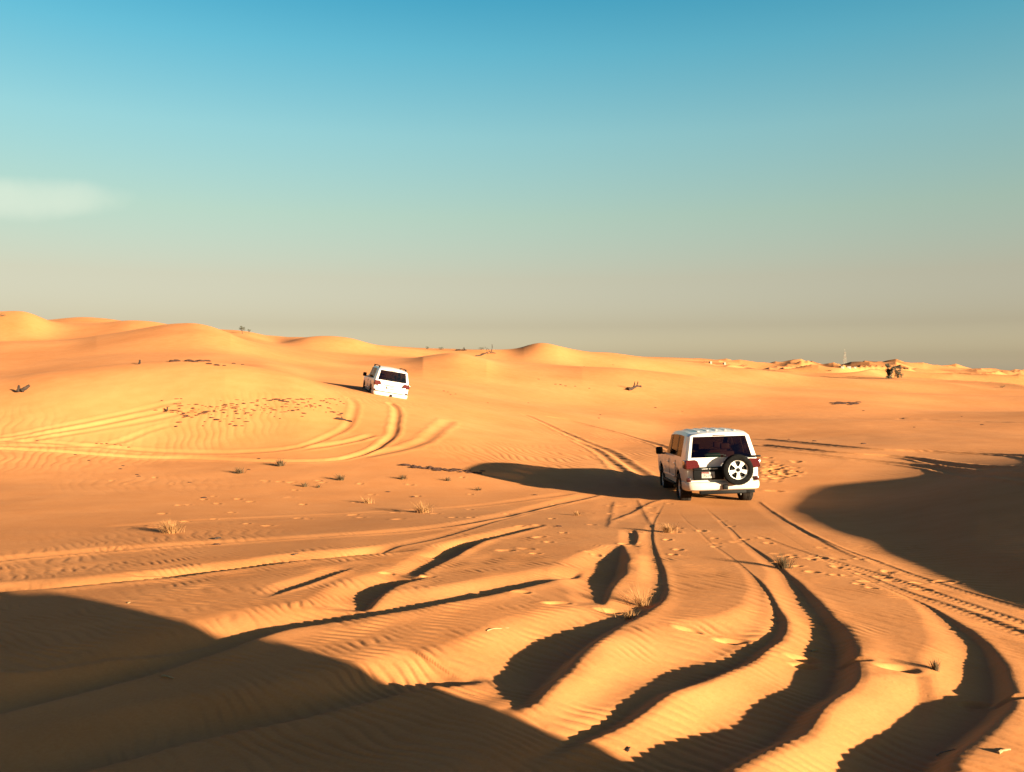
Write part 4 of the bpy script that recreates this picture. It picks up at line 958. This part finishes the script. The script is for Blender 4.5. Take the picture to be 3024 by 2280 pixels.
# dead branch line on the small dune in the middle
stick('fallen_log', (1405, 1052), (1462, 1044), .10, M_WOOD, 'long dark strip of dead brush on the small dune left of the pointed dune', 'brush', lift=.1, branches=4)
stick('fallen_log', (1345, 1036), (1378, 1037), .12, M_WOOD, 'dark strip of dead brush on the crest under the middle skyline shrubs', 'brush', lift=.1, branches=3)

def cabin(px, py, wpx, hpx, lab):
    g = ground_at(px, py); w = wpx / F * g.y; h = hpx / F * g.y
    root = empty('cabin', g, (0, 0, .5)); tag(root, lab, 'cabin', 'white cabins on the skyline')
    box('wall', (-w/2, w/2, -w*.4, w*.4, -.4, h), M_PALE, root, .03)
    bm = bmesh.new(); box_bm(bm, -w*.55, w*.55, -w*.45, w*.45, h + .003, h * 1.08, .02); bm_obj('roof', bm, M_PALE, root)
    box('door', (-w*.12, w*.12, -w*.405, -w*.395, 0, h * .75), M_WOOD, root, 0)
cabin(2098, 1074, 7, 6, 'left of two tiny white cabins on the right skyline')
cabin(2139, 1077, 7, 6, 'right of two tiny white cabins on the right skyline')

# red and white lattice mast far out, distance haze mixed into its paint
Ym = 820.0; xm = (2495 - CX) / F * Ym; zm = height(xm, Ym); top = ZC + (HY - 1040) / F * Ym; Hm = top - zm
mast = empty('lattice_mast', (xm, Ym, zm)); tag(mast, 'slender pale lattice mast on the right skyline', 'mast')
M_MASTR, M_MASTW = mat('hazed_red_steel', (0.17, 0.13, 0.10), .7), mat('hazed_white_steel', (0.20, 0.185, 0.15), .7)
NB = 10
hw = lambda t: 1.9 * (1 - t) + .5 * t
for b_ in range(NB):
    bm = bmesh.new(); t0, t1 = b_ / NB, (b_ + 1) / NB; z0, z1 = Hm * t0, Hm * t1; a, c = hw(t0), hw(t1)
    def bar(p, q, r):
        d = (q - p).normalized(); s = d.orthogonal().normalized() * r; t = d.cross(s)
        A = [bm.verts.new(p + k) for k in (s, t, -s, -t)]; B = [bm.verts.new(q + k) for k in (s, t, -s, -t)]
        for k in range(4): bm.faces.new((A[k], A[(k+1) % 4], B[(k+1) % 4], B[k]))
        bm.faces.new(A[::-1]); bm.faces.new(B)
    cs = [(-1, -1), (1, -1), (1, 1), (-1, 1)]
    for k in range(4):
        p0, p1 = cs[k], cs[(k+1) % 4]
        bar(Vector((p0[0]*a, p0[1]*a, z0)), Vector((p0[0]*c, p0[1]*c, z1)), .07); bar(Vector((p0[0]*a, p0[1]*a, z0)), Vector((p1[0]*c, p1[1]*c, z1)), .035); bar(Vector((p1[0]*a, p1[1]*a, z0)), Vector((p0[0]*c, p0[1]*c, z1)), .035); bar(Vector((p0[0]*c, p0[1]*c, z1)), Vector((p1[0]*c, p1[1]*c, z1)), .035)
    bm_obj('mast_section', bm, M_MASTW if b_ % 2 == 0 else M_MASTR, mast, smooth=False)
box('antenna', (-.06, .06, -.06, .06, Hm, Hm + 3.0), M_MASTW, mast, 0)
# low pale buildings at its foot
for px, w_, h_, lab in ((2487, 10, 5, 'long low pale building at the foot of the mast, leftmost of three'), (2506, 12, 5, 'low pale building at the foot of the mast, between two others'), (2524, 8, 4, 'smallest low pale building right of the mast')):
    g = ground_at(px, 1087); w = w_ / F * g.y; h = h_ / F * g.y
    root = empty('low_building', g); tag(root, lab, 'building', 'low buildings by the mast')
    box('wall', (-w/2, w/2, -w*.3, w*.3, -1.5, h), M_PALE, root, .03); box('roof', (-w*.53, w*.53, -w*.33, w*.33, h + .003, h * 1.12), M_WOOD, root, .02)
print('things', len(bpy.data.objects), round(time.time() - T0, 1))
# ------------------------------------------------------------------ sky, sun, camera
W = bpy.data.worlds.new('World'); SC.world = W; W.use_nodes = True
nt = W.node_tree; N = nt.nodes.new; K = nt.links.new
bg = nt.nodes['Background']
sky = N('ShaderNodeTexSky'); sky.sky_type = 'NISHITA'; sky.sun_disc = False
sky.sun_elevation = SUN_EL; sky.sun_rotation = math.atan2(SUN_H.x, SUN_H.y)
sky.air_density = 1.0; sky.dust_density = 1.6; sky.ozone_density = 1.5
# dusty, filtered colour of this evening's low sky: the physical sky tinted by height above the horizon
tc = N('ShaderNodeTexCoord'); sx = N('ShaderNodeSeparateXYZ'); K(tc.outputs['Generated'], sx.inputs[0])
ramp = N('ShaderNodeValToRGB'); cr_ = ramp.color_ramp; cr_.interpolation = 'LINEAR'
TINT = [(0.0, (1.571, 1.47, 1.627)), (0.0175, (0.976, 0.905, 1.0)), (0.0523, (0.698, 0.575, 0.57)), (0.1045, (0.772, 0.581, 0.468)), (0.1736, (0.767, 0.723, 0.517)), (0.2588, (0.657, 0.854, 0.677)), (0.342, (0.373, 0.841, 0.76)), (0.3907, (0.225, 0.758, 0.748)), (0.46, (0.286, 0.462, 0.495)), (0.62, (0.205, 0.145, 0.38)), (1.0, (0.205, 0.135, 0.38))]  # topmost, unseen stops are dimmed to set the colour of the shadows
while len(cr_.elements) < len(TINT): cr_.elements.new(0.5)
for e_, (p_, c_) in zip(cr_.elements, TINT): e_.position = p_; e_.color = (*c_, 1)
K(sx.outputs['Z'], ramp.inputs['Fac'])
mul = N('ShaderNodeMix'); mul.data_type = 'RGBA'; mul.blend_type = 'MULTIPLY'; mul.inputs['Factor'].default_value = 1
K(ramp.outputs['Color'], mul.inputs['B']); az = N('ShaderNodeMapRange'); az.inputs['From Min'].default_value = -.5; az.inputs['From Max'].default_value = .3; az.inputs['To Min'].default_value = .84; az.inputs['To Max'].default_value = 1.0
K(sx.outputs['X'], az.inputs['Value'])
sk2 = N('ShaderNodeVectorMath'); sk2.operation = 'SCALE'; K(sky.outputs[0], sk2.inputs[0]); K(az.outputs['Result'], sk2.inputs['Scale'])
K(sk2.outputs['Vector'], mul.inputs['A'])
# one faint streak of cloud low on the left
c_ = Vector((-1450, F, 512)).normalized()
mp = N('ShaderNodeMapping'); mp.vector_type = 'POINT'; mp.inputs['Location'].default_value = (0, 0, 0)
def axis_val(v):
    dt = N('ShaderNodeVectorMath'); dt.operation = 'DOT_PRODUCT'; dt.inputs[1].default_value = v; K(tc.outputs['Generated'], dt.inputs[0]); return dt.outputs['Value']
right_ = Vector((c_.y, -c_.x, 0)).normalized(); up_ = right_.cross(c_)
tilt = math.radians(6); ax = right_ * math.cos(tilt) + up_ * math.sin(tilt); ay = up_ * math.cos(tilt) - right_ * math.sin(tilt)
nz_ = N('ShaderNodeTexNoise'); nz_.inputs['Scale'].default_value = 22; nz_.inputs['Detail'].default_value = 5; K(tc.outputs['Generated'], nz_.inputs['Vector'])
def gauss(v, s):
    p = N('ShaderNodeMath'); p.operation = 'MULTIPLY'; p.inputs[1].default_value = 1 / s; K(axis_val(v), p.inputs[0])
    q = N('ShaderNodeMath'); q.operation = 'MULTIPLY'; K(p.outputs[0], q.inputs[0]); K(p.outputs[0], q.inputs[1]); return q.outputs[0]
sm = N('ShaderNodeMath'); sm.operation = 'ADD'; K(gauss(ax, .062), sm.inputs[0]); K(gauss(ay, .014), sm.inputs[1])
sn = N('ShaderNodeMath'); sn.operation = 'MULTIPLY_ADD'; sn.inputs[1].default_value = 2.6; K(nz_.outputs['Fac'], sn.inputs[0]); K(sm.outputs[0], sn.inputs[2])
cm = N('ShaderNodeMapRange'); cm.interpolation_type = 'SMOOTHSTEP'; cm.inputs['From Min'].default_value = 4.4; cm.inputs['From Max'].default_value = 1.0; cm.inputs['To Min'].default_value = 0; cm.inputs['To Max'].default_value = .4
K(sn.outputs[0], cm.inputs['Value'])
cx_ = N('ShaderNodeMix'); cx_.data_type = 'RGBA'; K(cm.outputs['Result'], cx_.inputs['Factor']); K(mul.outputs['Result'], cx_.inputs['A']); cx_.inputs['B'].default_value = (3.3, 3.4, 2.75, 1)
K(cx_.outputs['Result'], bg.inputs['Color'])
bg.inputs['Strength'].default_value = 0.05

sun = bpy.data.lights.new('sun', 'SUN'); sun.energy = 5.0; sun.angle = R(0.7); sun.color = (1.0, 0.80, 0.55)
so = bpy.data.objects.new('sun', sun); COL.objects.link(so)
d = Vector((-SUN_H.x * math.cos(SUN_EL), -SUN_H.y * math.cos(SUN_EL), -math.sin(SUN_EL)))
so.rotation_euler = d.to_track_quat('-Z', 'Y').to_euler()

cam = bpy.data.cameras.new('camera'); co_ = bpy.data.objects.new('camera', cam); COL.objects.link(co_)
co_.location = (0, 0, ZC); co_.rotation_euler = (R(90), 0, 0)
cam.sensor_width = 36; cam.lens = F / 3024 * 36; cam.shift_y = -(1140 - HY) / 3024
cam.clip_start = 0.05; cam.clip_end = 20000
SC.camera = co_
vs = SC.view_settings; vs.view_transform = 'Standard'; vs.look = 'None'; vs.gamma = 1.0; vs.exposure = 2.5; vs.use_curve_mapping = False
print('done', round(time.time() - T0, 1))
